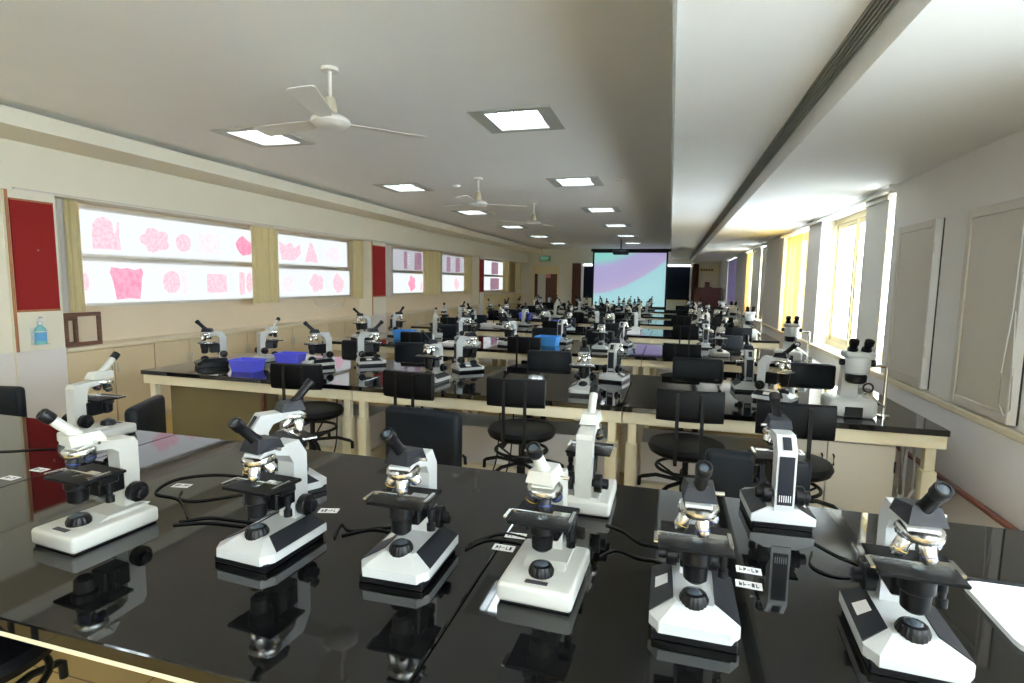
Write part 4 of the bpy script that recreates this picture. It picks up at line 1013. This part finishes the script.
# number tags stuck to the front bench
for i, (x, y, yaw, lab) in enumerate([(-2.22,1.333,0,'white number tag at the left edge of the picture on the front bench'),(-2.215,1.425,0,'white number tag beyond the leftmost tag on the front bench'),(-1.60,1.30,10,'white number tag just right of the leftmost front microscope'),(-1.595,1.462,10,'white number tag in the loop of cable behind the leftmost front microscope'),
        (-0.995,1.437,15,'white number tag between the two microscopes left of the leather chair'),(-0.393,1.452,4,'white number tag farther of the pair left of the middle cream microscope'),(-0.405,1.372,0,'white number tag nearer of the pair left of the middle cream microscope'),(0.222,1.448,-3,'white number tag farther of the pair behind the sticker microscope'),(0.213,1.374,-4,'white number tag nearer of the pair behind the sticker microscope')]):
    t = thing('number_tag', lab, 'tag', (x, y, T), math.radians(yaw), 'number tags on the front bench')
    obj('card', MB().box((-.03,-.017,0),(.03,.017,.0008)).mesh('card', STICK, 0), t)
    mk = MB()
    rnd = random.Random(i)
    for k in range(5):
        x0 = -.022+k*.0095
        if k == 2: mk.box((x0,-.002,.0008),(x0+.006,.001,.0011)); continue
        mk.box((x0,-.009,.0008),(x0+.0022,.009,.0011)).box((x0+.0022,rnd.choice((-.009,-.001,.006)),.0008),(x0+.0065,rnd.choice((-.005,.003,.009)),.0011))
    obj('number_print', mk.mesh('number_print', INK, 0), t)

# power cords on the front bench
def smooth(pts, n=6):
    P = [Vector((p[0], p[1], p[2] if len(p) > 2 else T + .003)) for p in pts]; out = []
    for i in range(len(P)-1):
        p0, p1, p2, p3 = P[max(i-1,0)], P[i], P[i+1], P[min(i+2,len(P)-1)]
        for k in range(n):
            u = k/n; out.append(.5*((2*p1)+(p2-p0)*u+(2*p0-5*p1+4*p2-p3)*u*u+(3*p1-p0-3*p2+p3)*u**3))
    return out + [P[-1]]
for pts, lab in [([(-1.36,1.23),(-1.30,1.28),(-1.20,1.29),(-1.06,1.30)], 'black power cord running from the leftmost front microscope to the right'),
                 ([(-1.36,1.21),(-1.28,1.25),(-1.18,1.262),(-1.06,1.27)], 'second black power cord beside the one from the leftmost front microscope'),
                 ([(-1.36,1.26),(-1.50,1.36),(-1.62,1.38),(-1.66,1.50),(-1.57,1.581),(-1.44,1.595),(-1.36,1.58)], 'black cord looping behind the leftmost front microscope'),
                 ([(-1.55,1.42),(-1.502,1.367),(-1.429,1.374),(-1.33,1.47)], 'short black cord inside the loop left of the second front microscope'),
                 ([(-.87,1.28),(-.90,1.36),(-.854,1.335),(-.782,1.376),(-.70,1.41),(-.64,1.37)], 'black cord between the second microscope and the leather chair microscope'),
                 ([(-.86,1.30),(-.80,1.36),(-.72,1.358),(-.62,1.36)], 'second black cord left of the leather chair microscope'),
                 ([(-.50,1.33),(-.46,1.40),(-.38,1.41),(-.30,1.39)], 'black cord between the leather chair microscope and the middle cream microscope'),
                 ([(-.50,1.36),(-.44,1.447),(-.36,1.444),(-.28,1.42)], 'second black cord left of the middle cream microscope'),
                 ([(-.155,1.60),(-.10,1.57),(-.051,1.513),(.009,1.496),(.06,1.40)], 'black cord running to the sticker microscope from behind'),
                 ([(-.15,1.40),(-.11,1.45),(-.05,1.424),(.0,1.42),(.05,1.37)], 'black cord between the middle cream microscope and the sticker microscope'),
                 ([(-2.9,1.40),(-2.587,1.525),(-2.505,1.575),(-2.42,1.62)], 'thin black cord leading to the far left microscope'),
                 ([(.42,1.66),(.46,1.60),(.50,1.56),(.48,1.50),(.42,1.48),(.38,1.52),(.40,1.60)], 'coiled black cord with plug behind the right front microscopes')]:
    tag(obj('power_cord', MB().tube(smooth(pts), .0027, 6).mesh('power_cord', RUB)), lab, 'cord', 'power cords on the front bench')
# cables hanging under the second row
for x, lab in ((-2.22, 'dark cable hanging under the left of the second bench row'), (-1.02, 'dark cable hanging beside the leather chair under the second bench row'), (-.93, 'dark cable hanging left of the middle stool under the second bench row')):
    tag(obj('hanging_cable', MB().tube(smooth([(x,3.33,T-.105),(x-.01,3.34,.5),(x-.04,3.36,.3),(x-.12,3.38,.12),(x-.16,3.42,.006)]), .005, 6).mesh('hanging_cable', RUB)), lab, 'cable', 'cables under the second bench row')
